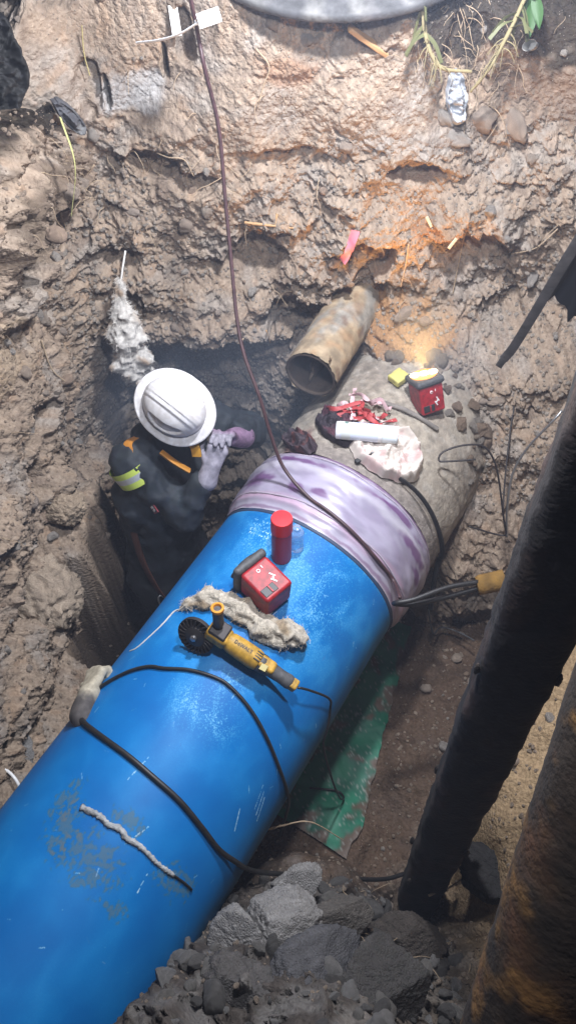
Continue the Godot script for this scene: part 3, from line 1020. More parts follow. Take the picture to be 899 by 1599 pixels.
# Surface nets over bones [from, to, radius there, radius here], joined smoothly; one continuous mesh.
func grow(sets: Array, tone: Callable) -> ArrayMesh:
	var P := PackedVector3Array()
	var N := PackedVector3Array()
	var C := PackedColorArray()
	var IX := PackedInt32Array()
	for s in sets:
		var bones: Array = s.bones
		var cell: float = s.cell
		var kk: float = s.k
		var amp: float = s.get("amp", 0.0)
		var lo := Vector3.ONE * 1e9
		var hi := -lo
		for b in bones:
			for q in [[b[0], b[2]], [b[1], b[3]]]:
				lo = lo.min(q[0] - Vector3.ONE * (q[1] + 3.0 * cell + amp))
				hi = hi.max(q[0] + Vector3.ONE * (q[1] + 3.0 * cell + amp))
		var nb := 6
		var nx := int(ceil((hi.x - lo.x) / cell / nb)) * nb + 1
		var ny := int(ceil((hi.y - lo.y) / cell / nb)) * nb + 1
		var nz := int(ceil((hi.z - lo.z) / cell / nb)) * nb + 1
		var val := PackedFloat32Array()
		val.resize(nx * ny * nz)
		val.fill(1.0)
		var reach := nb * cell * 0.87 + kk + amp
		var live := []
		for bz in range(0, nz - 1, nb):
			for by in range(0, ny - 1, nb):
				for bx in range(0, nx - 1, nb):
					var mid := lo + Vector3(bx + nb * 0.5, by + nb * 0.5, bz + nb * 0.5) * cell
					var close := []
					for b in bones:
						if bone_d(mid, b) < reach:
							close.append(b)
					if close.is_empty():
						continue
					live.append([bx, by, bz])
					for z in range(bz, bz + nb + 1):
						for y in range(by, by + nb + 1):
							for x in range(bx, bx + nb + 1):
								var q := lo + Vector3(x, y, z) * cell
								var d := 1.0
								for b in close:
									var e := bone_d(q, b)
									var h := maxf(kk - absf(d - e), 0.0) / kk
									d = minf(d, e) - h * h * kk * 0.25
								if amp > 0.0:
									d -= amp * (n_warp.get_noise_3d(q.x * 1.1, q.y * 0.6, q.z * 1.1) + 0.45 * n_mid.get_noise_3d(q.x * 2.3 - q.y * 1.2, q.y * 1.6, q.z * 2.3) + 0.7 * n_mid.get_noise_3d(q.x * 0.9 + q.y * 0.8, q.y * 0.9, q.z))
								val[(z * ny + y) * nx + x] = d
		var at := PackedInt32Array()
		at.resize(nx * ny * nz)
		at.fill(-1)
		var st := [1, nx, nx * ny]
		var quads := []
		for l in live:
			for z in range(l[2], l[2] + nb):
				for y in range(l[1], l[1] + nb):
					for x in range(l[0], l[0] + nb):
						var o := (z * ny + y) * nx + x
						var inside := 0
						for k in 8:
							if val[o + (k & 1) + ((k >> 1) & 1) * nx + ((k >> 2) & 1) * nx * ny] < 0.0:
								inside += 1
						if inside == 0 or inside == 8:
							continue
						var sum := Vector3.ZERO
						var cnt := 0
						for ax in 3:
							for k in 4:
								var u: int = (ax + 1) % 3
								var w: int = (ax + 2) % 3
								var off := Vector3.ZERO
								off[u] = k & 1
								off[w] = (k >> 1) & 1
								var i0: int = o + int(off[u]) * st[u] + int(off[w]) * st[w]
								var v0 := val[i0]
								var v1 := val[i0 + st[ax]]
								if (v0 < 0.0) != (v1 < 0.0):
									off[ax] = v0 / (v0 - v1)
									sum += off
									cnt += 1
						var pos := lo + (Vector3(x, y, z) + sum / cnt) * cell
						at[o] = P.size()
						P.append(pos)
						N.append(Vector3.ZERO)
						C.append(tone.call(pos))
						quads.append(o)
		for o in quads:
			for ax in 3:
				var v0 := val[o]
				var v1 := val[o + st[ax]]
				if (v0 < 0.0) == (v1 < 0.0):
					continue
				var u: int = st[(ax + 1) % 3]
				var w: int = st[(ax + 2) % 3]
				var a := at[o]
				var b := at[o - u] if o >= u else -1
				var c := at[o - u - w] if o >= u + w else -1
				var d := at[o - w] if o >= w else -1
				if a < 0 or b < 0 or c < 0 or d < 0:
					continue
				for k in ([a, c, b, a, d, c] if v0 < 0.0 else [a, b, c, a, c, d]):
					IX.append(k)
	for k in range(0, IX.size(), 3):
		var f := (P[IX[k + 2]] - P[IX[k]]).cross(P[IX[k + 1]] - P[IX[k]])
		for o in 3:
			N[IX[k + o]] += f
	for k in N.size():
		N[k] = N[k].normalized()
	return arrays(P, N, C, PackedVector2Array(), IX)


# Bones of a gloved hand: from the wrist along dir, fingers bending towards the palm.
func hand_bones(wrist: Vector3, dir: Vector3, palm: Vector3, thumb_side: float, curl: Array) -> Array:
	dir = dir.normalized()
	palm = (palm - dir * palm.dot(dir)).normalized()
	var across := dir.cross(palm) * thumb_side            # points to the thumb
	var out := []
	var roots := [0.030, 0.010, -0.010, -0.029]
	var lens := [0.074, 0.082, 0.076, 0.060]
	for f in 4:
		var k: Vector3 = wrist + dir * (0.092 - 0.006 * absf(f - 1.2)) + across * roots[f]
		out.append([wrist + across * roots[f] * 0.6, k, 0.016, 0.0125])
		var d := dir
		var q := k
		var share := [0.46, 0.31, 0.23]
		var r := 0.0112 - 0.0008 * float(f == 3)
		for j in 3:
			var a: float = curl[f] * [0.75, 1.0, 0.7][j]
			d = (d * cos(a) + palm * sin(a)).normalized()
			palm = (palm - d * palm.dot(d)).normalized()
			var e: Vector3 = q + d * lens[f] * share[j]
			out.append([q, e, r, r - 0.001])
			q = e
			r -= 0.0009
		palm = across.cross(dir) * thumb_side
		palm = (palm - dir * palm.dot(dir)).normalized()
	var tb := wrist + dir * 0.028 + across * 0.026
	var t1 := tb + (dir * 0.55 + across * 0.75 + palm * 0.35).normalized() * 0.040
	var t2 := t1 + (dir * 0.85 + across * 0.15 + palm * 0.5).normalized() * 0.032
	var t3 := t2 + (dir * 0.9 - across * 0.25 + palm * 0.45).normalized() * 0.026
	out.append([wrist + across * 0.012, tb, 0.018, 0.015])
	out.append([tb, t1, 0.015, 0.0125])
	out.append([t1, t2, 0.0125, 0.0115])
	out.append([t2, t3, 0.0112, 0.0098])
	return out


func ribbon(pts: Array, across: Array, width: float, thick: float, c: Color, step := 0.015) -> ArrayMesh:
	# a strap: a flat loop swept along points, with its width along the given directions
	var path := smooth_path(pts, step)
	var p := PackedVector3Array()
	var col := PackedColorArray()
	var n := path.size()
	for k in n:
		var t := (path[mini(k + 1, n - 1)] - path[maxi(k - 1, 0)]).normalized()
		var f := float(k) / (n - 1) * (across.size() - 1)
		var i := mini(int(f), across.size() - 2) if across.size() > 1 else 0
		var a: Vector3 = across[i].lerp(across[mini(i + 1, across.size() - 1)], f - i)
		a = (a - t * a.dot(t)).normalized()
		var up := t.cross(a)
		for o in [[-1, -1], [1, -1], [1, 1], [-1, 1], [-1, -1]]:
			p.append(path[k] + a * o[0] * width * 0.5 + up * o[1] * thick * 0.5)
			col.append(c)
	return sheet(p, 5, n, col, 1.0, PackedVector2Array(), true)


# ---------------------------------------------------------------- the things

func build_things() -> void:
	floods()
	worker()
	work_lights()
	grinder()
	pipe_top_things()
	cables()
	shoring()
	wall_things()
	broken_concrete()
	weeds()
	smoke()


# A flood hangs over the pit from a boom; the dimmer second is added fill.
func floods() -> void:
	var boom := thing("lamp_boom", "steel boom pole over the trench that carries the flood lamps", "boom", Vector3(0, 1.62, -1.9))
	put("pole", tube([Vector3(-2.6, 0, 0), Vector3(0, 0, 0), Vector3(2.9, 0, 0)], 0.024, 0.5, 12), "steel", boom)
	for s in [-2.6, 2.9]:
		put("leg", tube([Vector3(s, 0.02, 0), Vector3(s, -1.62, 0)], 0.024, 0.5, 12), "steel", boom)
	var spots := [[Vector3(0.28, 0.95, -1.98), 8.0, "brighter white work flood hanging over the trench"], [Vector3(0.12, 1.0, -1.05), 4.0, "dimmer white fill lamp added over the trench"]]
	for f in spots:
		var at: Vector3 = f[0]
		var aim := (Vector3(0.02, -1.55, -1.75) - at).normalized()
		var o := thing("work_flood", f[2], "flood lamp", at, turn_to(-aim), "work floods over the trench")
		put("housing", block(Vector3(0.26, 0.05, 0.19), 0.012), "dark_steel", o, Transform3D(Basis(), Vector3(0, 0.035, 0)))
		put("lens", block(Vector3(0.22, 0.006, 0.15), 0.002), "flood_glow", o, Transform3D(Basis(), Vector3(0, 0.007, 0)))
		for k in 5:
			put("cooling_fin", block(Vector3(0.22, 0.03, 0.006), 0.002), "dark_steel", o, Transform3D(Basis(), Vector3(0, 0.074, -0.07 + k * 0.035)))
		var up: Vector3 = o.transform.affine_inverse() * Vector3(at.x, 1.62, -1.9)
		put("hanger", tube([Vector3(0, 0.06, 0), up], 0.006, 0.3, 6), "steel", o)
		var l := SpotLight3D.new()
		l.name = "flood_beam"
		l.light_color = Color(0.96, 0.97, 1.0)
		l.light_energy = f[1]
		l.light_size = 0.07
		l.spot_angle = 72.0
		l.spot_angle_attenuation = 0.5
		l.spot_range = 12.0
		l.spot_attenuation = 2.0
		l.shadow_enabled = true
		l.position = Vector3(0, -0.012, 0)
		l.rotation_degrees = Vector3(-90, 0, 0)
		o.add_child(l)


# ---------------------------------------------------------------- the worker

func worker() -> void:
	var o := thing("person", "person in dark jacket and white hard hat standing bowed with gloved hands joined", "person", Vector3(-0.5, -2.66, -1.9))
	var back := Transform3D(Basis(), -o.position)
	var jacket := Color(0.019, 0.027, 0.038)
	var sn := Vector3(-0.595, -1.245, -1.965)
	var sf := Vector3(-0.37, -1.30, -2.27)
	var en := Vector3(-0.405, -1.43, -1.855)
	var ef := Vector3(-0.165, -1.365, -2.245)
	var wn := Vector3(-0.292, -1.235, -1.925)
	var wf := Vector3(-0.212, -1.225, -2.075)
	var body := {"cell": 0.0105, "k": 0.045, "amp": 0.014, "bones": [
		[Vector3(-0.575, -1.93, -1.90), Vector3(-0.50, -1.92, -2.02), 0.135, 0.135],
		[Vector3(-0.555, -1.90, -1.93), Vector3(-0.53, -1.60, -2.02), 0.145, 0.15],
		[Vector3(-0.58, -1.46, -1.97), Vector3(-0.45, -1.48, -2.14), 0.125, 0.125],
		[Vector3(-0.535, -1.60, -2.0), Vector3(-0.505, -1.33, -2.09), 0.155, 0.12],
		[sn + Vector3(0.03, -0.01, -0.03), sf, 0.078, 0.078], [Vector3(-0.50, -1.25, -2.09), Vector3(-0.475, -1.17, -2.09), 0.080, 0.058],
		[sn, en, 0.078, 0.055], [en, en.lerp(wn, 0.72), 0.056, 0.046], [sf, ef, 0.074, 0.055], [ef, ef.lerp(wf, 0.62), 0.066, 0.056],
		[Vector3(-0.575, -1.95, -1.88), Vector3(-0.50, -2.30, -1.76), 0.105, 0.070], [Vector3(-0.50, -2.30, -1.76), Vector3(-0.53, -2.62, -1.84), 0.066, 0.055],
		[Vector3(-0.49, -1.95, -2.04), Vector3(-0.40, -2.30, -1.97), 0.105, 0.070], [Vector3(-0.40, -2.30, -1.97), Vector3(-0.43, -2.62, -2.05), 0.066, 0.055],
		[Vector3(-0.53, -2.61, -1.84), Vector3(-0.42, -2.635, -1.74), 0.052, 0.045], [Vector3(-0.43, -2.61, -2.05), Vector3(-0.31, -2.635, -1.96), 0.052, 0.045]]}
	var tone := func(q: Vector3) -> Color:
		var w := 1.0 + 0.35 * n_warp.get_noise_3dv(q * 0.6)
		if q.y < -2.56:
			return Color(0.03, 0.02, 0.015)
		if q.y < -1.78:
			return Color(0.012 * w, 0.014 * w, 0.020 * w)
		return Color(jacket.r * w, jacket.g * w, jacket.b * w)
	put("body", grow([body], tone), "cloth", o, back)

	# head: bowed, turned to the hands
	var up := Vector3(0.13, 0.80, 0.58).normalized()
	var fwd := Vector3(0.75, 0.0, 0.66)
	fwd = (fwd - up * fwd.dot(up)).normalized()
	var side := up.cross(fwd)
	var hc := Vector3(-0.398, -1.088, -2.052)
	var L := func(x: float, y: float, z: float) -> Vector3: return hc + side * x + up * y + fwd * z
	var head := {"cell": 0.0045, "k": 0.022, "amp": 0.0, "bones": [
		[L.call(0, 0.015, -0.022), L.call(0, 0.015, 0.012), 0.086, 0.082], [L.call(0, -0.05, 0.02), L.call(0, -0.095, 0.052), 0.062, 0.034],
		[L.call(-0.03, -0.075, 0.03), L.call(0.03, -0.075, 0.03), 0.036, 0.036],
		[L.call(0, 0.0, 0.090), L.call(0, -0.034, 0.112), 0.008, 0.012], [L.call(-0.012, -0.036, 0.098), L.call(0.012, -0.036, 0.098), 0.008, 0.008],
		[L.call(-0.045, 0.022, 0.072), L.call(0.045, 0.022, 0.072), 0.014, 0.014],
		[L.call(-0.036, -0.03, 0.062), L.call(-0.03, -0.04, 0.068), 0.022, 0.02], [L.call(0.036, -0.03, 0.062), L.call(0.03, -0.04, 0.068), 0.022, 0.02],
		[L.call(-0.02, -0.063, 0.088), L.call(0.02, -0.063, 0.088), 0.0065, 0.0065], [L.call(-0.017, -0.074, 0.086), L.call(0.017, -0.074, 0.086), 0.0075, 0.0075],
		[L.call(-0.083, 0.012, -0.008), L.call(-0.080, -0.035, 0.0), 0.012, 0.009], [L.call(0.083, 0.012, -0.008), L.call(0.080, -0.035, 0.0), 0.012, 0.009],
		[L.call(0, -0.04, -0.03), L.call(0, -0.14, -0.05), 0.058, 0.062]]}
	var skin := func(q: Vector3) -> Color:
		var v := q - hc
		var y := v.dot(up)
		var z := v.dot(fwd)
		if y > 0.03 and z < 0.055 or z < -0.035 and y > -0.06:
			return Color(0.012, 0.010, 0.009)
		if y < -0.058 and y > -0.080 and z > 0.07 and absf(v.dot(side)) < 0.026:
			return Color(0.30, 0.13, 0.10)
		return Color(0.38, 0.21, 0.13)
	put("head", grow([head], skin), "painted", o, back)
	for s in [-1.0, 1.0]:
		put("eye", lathe([[0.0, -0.011], [0.008, -0.008], [0.011, 0.0], [0.008, 0.008], [0.0, 0.011]], 14), "white_plastic", o, Transform3D(Basis(), (L.call(0.032 * s, 0.0, 0.074) as Vector3) - o.position))

	hard_hat(o, Vector3(-0.413, -1.012, -2.035), Vector3(0.12, 0.76, 0.64).normalized(), fwd)

	# gloves
	var glove := func(q: Vector3) -> Color:
		var w := 1.0 + 0.25 * n_warp.get_noise_3dv(q * 2.0)
		var c := Color(0.36, 0.34, 0.41).lerp(Color(0.36, 0.22, 0.36), smoothstep(-2.0, -2.05, q.z + 0.02 * n_warp.get_noise_3dv(q)))
		return Color(c.r * w, c.g * w, c.b * w)
	var dn := (Vector3(-0.235, -1.105, -2.0) - wn)
	var df := (Vector3(-0.262, -1.10, -1.99) - wf)
	put("glove", grow([{"cell": 0.0042, "k": 0.008, "bones": hand_bones(wn, dn, Vector3(0.1, 0.1, -1.0), 1.0, [0.55, 0.65, 0.75, 0.85]) + [[wn - dn.normalized() * 0.05, wn + dn.normalized() * 0.02, 0.043, 0.031]]}], glove), "cloth", o, back)
	put("glove", grow([{"cell": 0.0042, "k": 0.008, "bones": hand_bones(wf, df, Vector3(-0.2, 0.1, 1.0), -1.0, [0.35, 0.45, 0.55, 0.65]) + [[wf - df.normalized() * 0.075 + Vector3(0.01, 0, -0.02), wf + df.normalized() * 0.02, 0.047, 0.034]]}], glove), "cloth", o, back)

	# bands on the near upper arm: lime, silver, lime
	var ad := (en - sn).normalized()
	for f in [[-0.012, 0.013, "lime_band"], [0.013, 0.038, "silver_band"], [0.038, 0.064, "lime_band"]]:
		var prof := []
		for k in 5:
			prof.append([0.0945 - 0.06 * lerpf(f[0], f[1], k / 4.0), lerpf(f[0], f[1], k / 4.0)])
		put("reflective_band", lathe(prof, 40), f[2], o, Transform3D(turn_to(ad + Vector3(-0.05, -0.45, 0.0)), sn - o.position))
	# badge on the sleeve
	var bx := turn_to(Vector3(-0.62, 0.15, 0.75), ad)
	var bp := sn + ad * 0.185 + bx.y * 0.0745
	var badge := put("sleeve_badge", block(Vector3(0.060, 0.004, 0.036), 0.0015, Color(0.25, 0.03, 0.04)), "painted", o, Transform3D(bx, bp - o.position))
	put("badge_panel", block(Vector3(0.052, 0.003, 0.028), 0.001, Color(0.015, 0.015, 0.02)), "painted", badge, Transform3D(Basis(), Vector3(0, 0.0018, 0)))
	for k in [-0.014, 0.003, 0.016]:
		put("badge_mark", block(Vector3(0.010, 0.002, 0.016), 0.0008, Color(0.5, 0.45, 0.45)), "painted", badge, Transform3D(Basis(Vector3.UP, 0.4 * k / 0.014), Vector3(k, 0.0036, 0)))
	# straps
	put("shoulder_strap", ribbon([Vector3(-0.57, -1.20, -2.06), Vector3(-0.598, -1.157, -1.985), Vector3(-0.590, -1.175, -1.95)], [Vector3(0.6, 0.2, 0.2)], 0.036, 0.008, Color(0.42, 0.17, 0.02)), "painted", o, back)
	put("chest_strap", ribbon([Vector3(-0.475, -1.17, -1.955), Vector3(-0.425, -1.20, -1.93), Vector3(-0.37, -1.235, -1.915)], [Vector3(-0.4, 0.6, 0.6)], 0.032, 0.010, Color(0.42, 0.18, 0.02)), "painted", o, back)
	put("chest_strap", ribbon([Vector3(-0.365, -1.13, -1.99), Vector3(-0.345, -1.155, -1.962), Vector3(-0.34, -1.185, -1.945)], [Vector3(0.9, 0.2, 0.2)], 0.036, 0.010, Color(0.45, 0.22, 0.02)), "painted", o, back)
	put("harness_belt", ribbon([Vector3(-0.625, -1.56, -1.86), Vector3(-0.60, -1.68, -1.80), Vector3(-0.565, -1.80, -1.765), Vector3(-0.54, -1.88, -1.755)], [Vector3(0.8, 0, 0.6)], 0.035, 0.008, Color(0.07, 0.02, 0.014)), "painted", o, back)
	for f in [[Vector3(-0.535, -1.90, -1.735), 0.2], [Vector3(-0.44, -1.90, -1.78), 1.1]]:
		var ring := []
		for k in 25:
			var a := TAU * k / 24.0
			ring.append(Vector3(cos(a) * 0.017, sin(a) * 0.040, 0.0))
		put("carabiner", tube(ring, 0.004, 0.02, 6), "steel", o, Transform3D(Basis.from_euler(Vector3(-0.4, 0.5, f[1])), (f[0] as Vector3) - o.position))


func hard_hat(o: Node3D, at: Vector3, up: Vector3, fwd: Vector3) -> void:
	fwd = (fwd - up * fwd.dot(up)).normalized()
	var b := Basis(up.cross(fwd), up, fwd)
	var nr := 64
	var na := 120
	var p := PackedVector3Array()
	for j in nr:
		var s := float(j) / (nr - 1)
		for i in na + 1:
			var a := TAU * i / na
			var dx := sin(a)
			var dz := cos(a)
			var r: float
			var y: float
			if s < 0.66:                               # dome
				var k := s / 0.66
				r = sin(k * PI * 0.5)
				y = 0.105 * pow(maxf(cos(k * PI * 0.5), 0.0), 0.85)
				var q := Vector3(dx * r * 0.107, y, dz * r * 0.128)
				# a raised keel fore and aft with shoulders, and a dished panel low on each side
				var keel := smoothstep(0.034, 0.028, absf(q.x)) * smoothstep(1.02, 0.80, k)
				y += 0.0075 * keel + 0.004 * smoothstep(0.013, 0.010, absf(q.x)) * smoothstep(0.95, 0.75, k)
				var v := (q.z - 0.012) / 0.074
				var u := (k - 0.70) / 0.17
				var dish := smoothstep(1.0, 0.82, v * v + u * u) * smoothstep(0.02, 0.05, absf(q.x))
				r *= 1.0 - 0.075 * dish
				p.append(Vector3(dx * r * 0.107, y - 0.006 * dish, dz * r * 0.128))
			else:                                      # brim, sweeping out and slightly down
				var k := (s - 0.66) / 0.34
				var wide := 0.030 + 0.012 * maxf(dz, 0.0) + 0.004 * maxf(-dz, 0.0)
				var e := smoothstep(0.0, 1.0, k)
				var out := wide * k
				y = -0.001 - 0.010 * e - 0.004 * smoothstep(0.90, 1.0, k)
				p.append(Vector3(dx * (0.107 + out), y, dz * (0.128 + out)))
	var hat := put("hard_hat", sheet(p, na + 1, nr, PackedColorArray(), -1.0, PackedVector2Array(), true), "helmet_shell", o, Transform3D(b * Basis.from_scale(Vector3.ONE * 0.95), at - o.position))
	var under := PackedVector3Array()
	for j in 12:
		var k := j / 11.0
		for i in na + 1:
			var a := TAU * i / na
			var wide := 0.030 + 0.012 * maxf(cos(a), 0.0) + 0.004 * maxf(-cos(a), 0.0)
			under.append(Vector3(sin(a) * (0.098 + (0.009 + wide) * k), (-0.005 - 0.011 * smoothstep(0.0, 1.0, k)) if k < 1.0 else -0.015, cos(a) * (0.119 + (0.009 + wide) * k)))
	put("brim_underside", sheet(under, na + 1, 12, PackedColorArray(), 1.0, PackedVector2Array(), true), "helmet_shell", hat)
	put("hat_liner", lathe([[0.096, -0.02], [0.099, -0.02], [0.099, 0.006], [0.094, 0.006], [0.096, -0.02]], 40, Color(1, 1, 1), 1.18), "black_plastic", hat)


# ---------------------------------------------------------------- tools on the pipes

func red_light(called_label: String, at: Vector3, up: Vector3, front: Vector3, lit: bool) -> Node3D:
	front = (front - up * front.dot(up)).normalized()
	var b := Basis(up.cross(front), up, front)
	var o := thing("red_work_light", called_label, "work light", at, b, "red battery work lights")
	put("body", block(Vector3(0.098, 0.105, 0.115), 0.010), "tool_red", o, Transform3D(Basis(), Vector3(0, 0.062, -0.01)))
	put("foot", block(Vector3(0.090, 0.030, 0.105), 0.008), "black_plastic", o, Transform3D(Basis(), Vector3(0, 0.014, -0.01)))
	put("bezel", block(Vector3(0.116, 0.122, 0.028), 0.013), "grey_plastic", o, Transform3D(Basis(), Vector3(0, 0.062, 0.060)))
	var lens := put("lens", lathe([[0.0, 0.0], [0.050, 0.0], [0.052, 0.002], [0.051, 0.005], [0.0, 0.006]], 36, Color(1, 1, 1), 0.9), "lamp_glow" if lit else "black_plastic", o, Transform3D(turn_to(Vector3(0, 0, 1)), Vector3(0, 0.062, 0.0745)))
	for x in [-0.032, 0.0, 0.032]:
		put("led_chip", lathe([[0.0, 0.0], [0.0175, 0.0], [0.0175, 0.004], [0.0, 0.005]], 18), "lamp_chip" if lit else "grey_plastic", lens, Transform3D(Basis(), Vector3(x * 1.05, 0.0055, 0.3 * x)))
	put("battery_slot", block(Vector3(0.046, 0.006, 0.028), 0.002), "black_plastic", o, Transform3D(Basis(), Vector3(0.018, 0.113, -0.042)))
	put("slot_rib", block(Vector3(0.006, 0.004, 0.024), 0.001), "tool_red", o, Transform3D(Basis(), Vector3(0.014, 0.117, -0.042)))
	put("button", lathe([[0.006, 0.0], [0.006, 0.002], [0.0, 0.0025]], 14), "white_ink", o, Transform3D(Basis(), Vector3(0.002, 0.1145, 0.022)))
	put("button_centre", lathe([[0.0035, 0.0], [0.0035, 0.001], [0.0, 0.001]], 12), "tool_red", o, Transform3D(Basis(), Vector3(0.002, 0.1167, 0.022)))
	put("power_mark", block(Vector3(0.003, 0.002, 0.009), 0.0005), "white_ink", o, Transform3D(Basis(), Vector3(-0.014, 0.1155, 0.026)))
	for k in [[-0.004, 0.008, 0.45], [0.0, 0.0, -0.75], [0.004, -0.008, 0.45]]:          # a white zigzag flash
		put("flash_mark", block(Vector3(0.0045, 0.002, 0.020), 0.0005), "white_ink", o, Transform3D(Basis(Vector3.UP, k[2]), Vector3(-0.016 + k[0], 0.1155, -0.020 + k[1])))
	return o


func work_lights() -> void:
	red_light("red battery work light, unlit, standing on the blue pipe beside the red tube", on_main(-0.305, 4.0, 0.377), Vector3(0.06, 1.0, 0.1).normalized(), Vector3(-0.66, 0, -0.70), false).scale = Vector3.ONE * 1.14
	var up := Vector3(0.30, 0.40, 0.86).normalized()
	var face := Vector3(-0.24, 0.84, -0.44)
	var o := red_light("red battery work light, lit orange, lying on the concrete pipe by the earth wall", on_main(0.72, 15.0, 0.455) - up * 0.06, up, face, true)
	var l := SpotLight3D.new()
	l.name = "work_light_beam"
	l.light_color = Color(1.0, 0.74, 0.42)
	l.light_energy = 0.95
	l.light_size = 0.04
	l.spot_angle = 55.0
	l.spot_angle_attenuation = 0.6
	l.spot_range = 8.0
	l.spot_attenuation = 2.0
	l.shadow_enabled = true
	l.position = Vector3(0, 0.062, 0.09)
	l.rotation_degrees = Vector3(0, 180, 0)
	o.add_child(l)


func grinder() -> void:
	# local axes: y runs from the gear head to the tail, z points up
	var head := Vector3(-0.215, -1.150, -1.178)
	var tail := Vector3(0.030, -1.250, -1.045)
	var y := (tail - head).normalized()
	var z := (Vector3.UP - y * y.y).normalized()
	var b := Basis(y.cross(z), y, z)
	var o := thing("angle_grinder", "yellow and black angle grinder with wire wheel lying on the blue pipe", "angle grinder", head, b)
	put("gear_head", block(Vector3(0.062, 0.080, 0.058), 0.016), "tool_yellow", o, Transform3D(Basis(), Vector3(0, 0.0, 0)))
	put("head_plate", block(Vector3(0.058, 0.060, 0.016), 0.006), "dark_steel", o, Transform3D(Basis(), Vector3(-0.004, -0.006, 0.030)))
	var body := put("motor_body", lathe([[0.0, 0.030], [0.027, 0.032], [0.032, 0.045], [0.034, 0.08], [0.034, 0.135], [0.031, 0.150], [0.0, 0.152]], 28, Color(1, 1, 1), 1.05), "tool_yellow", o)
	for k in 4:
		put("air_vent", block(Vector3(0.004, 0.022, 0.006), 0.001), "ink", body, Transform3D(Basis(), Vector3(-0.014 + k * 0.009, 0.138, 0.0325)))
	put("handle_rear", lathe([[0.0, 0.150], [0.030, 0.152], [0.031, 0.165], [0.025, 0.180], [0.022, 0.235], [0.024, 0.262], [0.021, 0.272], [0.0, 0.273]], 24), "grey_plastic", o)
	put("handle_cover", block(Vector3(0.044, 0.062, 0.050), 0.012), "tool_yellow", o, Transform3D(Basis(), Vector3(0, 0.175, 0.004)))
	put("torn_label", block(Vector3(0.022, 0.022, 0.003), 0.001), "straw", o, Transform3D(Basis(Vector3.RIGHT, 0.3), Vector3(0.020, 0.170, 0.030)))
	put("tail_cap", block(Vector3(0.036, 0.026, 0.036), 0.007), "tool_yellow", o, Transform3D(Basis(), Vector3(0, 0.280, 0)))
	var logo := writing("DeWALT", 0.0125)
	put("lettering", logo, "ink", body, Transform3D(Basis(Vector3(0, 1, 0), Vector3(-1, 0, 0), Vector3(0, 0, 1)), Vector3(0.002, 0.083, 0.0352)))
	# side grip standing up, yellow ringed hollow end
	var grip := put("side_grip", lathe([[0.0, 0.0], [0.012, 0.0], [0.013, 0.02], [0.018, 0.03], [0.0165, 0.06], [0.018, 0.095], [0.019, 0.100], [0.0, 0.101]], 22), "grey_plastic", o, Transform3D(b.inverse() * turn_to(Vector3(0.02, 1.0, -0.10)), Vector3(-0.006, -0.012, 0.028)))
	put("grip_ring", lathe([[0.019, 0.094], [0.0205, 0.097], [0.0205, 0.108], [0.014, 0.110], [0.012, 0.106], [0.0115, 0.098], [0.0, 0.097]], 22), "orange_strap", grip)
	# guard and wire wheel; the wheel's axle leans down the near side of the head
	var ax := b.inverse() * Vector3(-0.42, 0.42, 0.80).normalized()
	var hub := b.inverse() * (Vector3(-0.290, -1.172, -1.185) - head)
	var wb := turn_to(ax)
	put("axle", tube([Vector3(0, 0, 0), hub + ax * -0.006], 0.014, 0.05, 10), "dark_steel", o)
	put("guard", lathe([[0.0, -0.012], [0.060, -0.012], [0.064, -0.010], [0.064, 0.004], [0.061, 0.004], [0.060, -0.009], [0.0, -0.009]], 40), "dark_steel", o, Transform3D(wb, hub))
	var wheel := put("wire_wheel", lathe([[0.0, -0.004], [0.034, -0.004], [0.036, 0.0], [0.034, 0.008], [0.016, 0.012], [0.0, 0.013]], 30), "dark_steel", o, Transform3D(wb, hub))
	for k in 22:
		var a := TAU * k / 22.0
		var d := Vector3(cos(a), 0, sin(a))
		var s := Vector3(-sin(a), 0, cos(a))
		put("wire_knot", tube([d * 0.030 + Vector3(0, 0.003, 0), d * 0.046 + s * 0.003 + Vector3(0, 0.006, 0), d * 0.060 + s * 0.010 + Vector3(0, 0.007, 0)], [0.0040, 0.0020], 0.008, 6), "wire", wheel)
	put("spindle_nut", lathe([[0.011, 0.010], [0.011, 0.020], [0.005, 0.022], [0.0, 0.022]], 6), "steel", wheel)
	var pts := [Vector3(0.030, -1.250, -1.045), Vector3(0.060, -1.270, -1.048), Vector3(0.135, -1.40, -1.075), on_main(-0.45, 74.0, 0.388), on_main(-0.50, 82.0, 0.395), on_main(-0.54, 92.0, 0.40), Vector3(0.17, -1.95, -0.98), Vector3(0.21, -2.18, -0.99), Vector3(0.23, -2.26, -1.02), Vector3(0.20, -2.27, -1.05), Vector3(0.09, -2.27, -1.06)]
	var loc := []
	for q in pts:
		loc.append(o.transform.affine_inverse() * (q as Vector3))
	put("power_cord", tube(loc, 0.0042, 0.02, 7), "black_rubber", o)


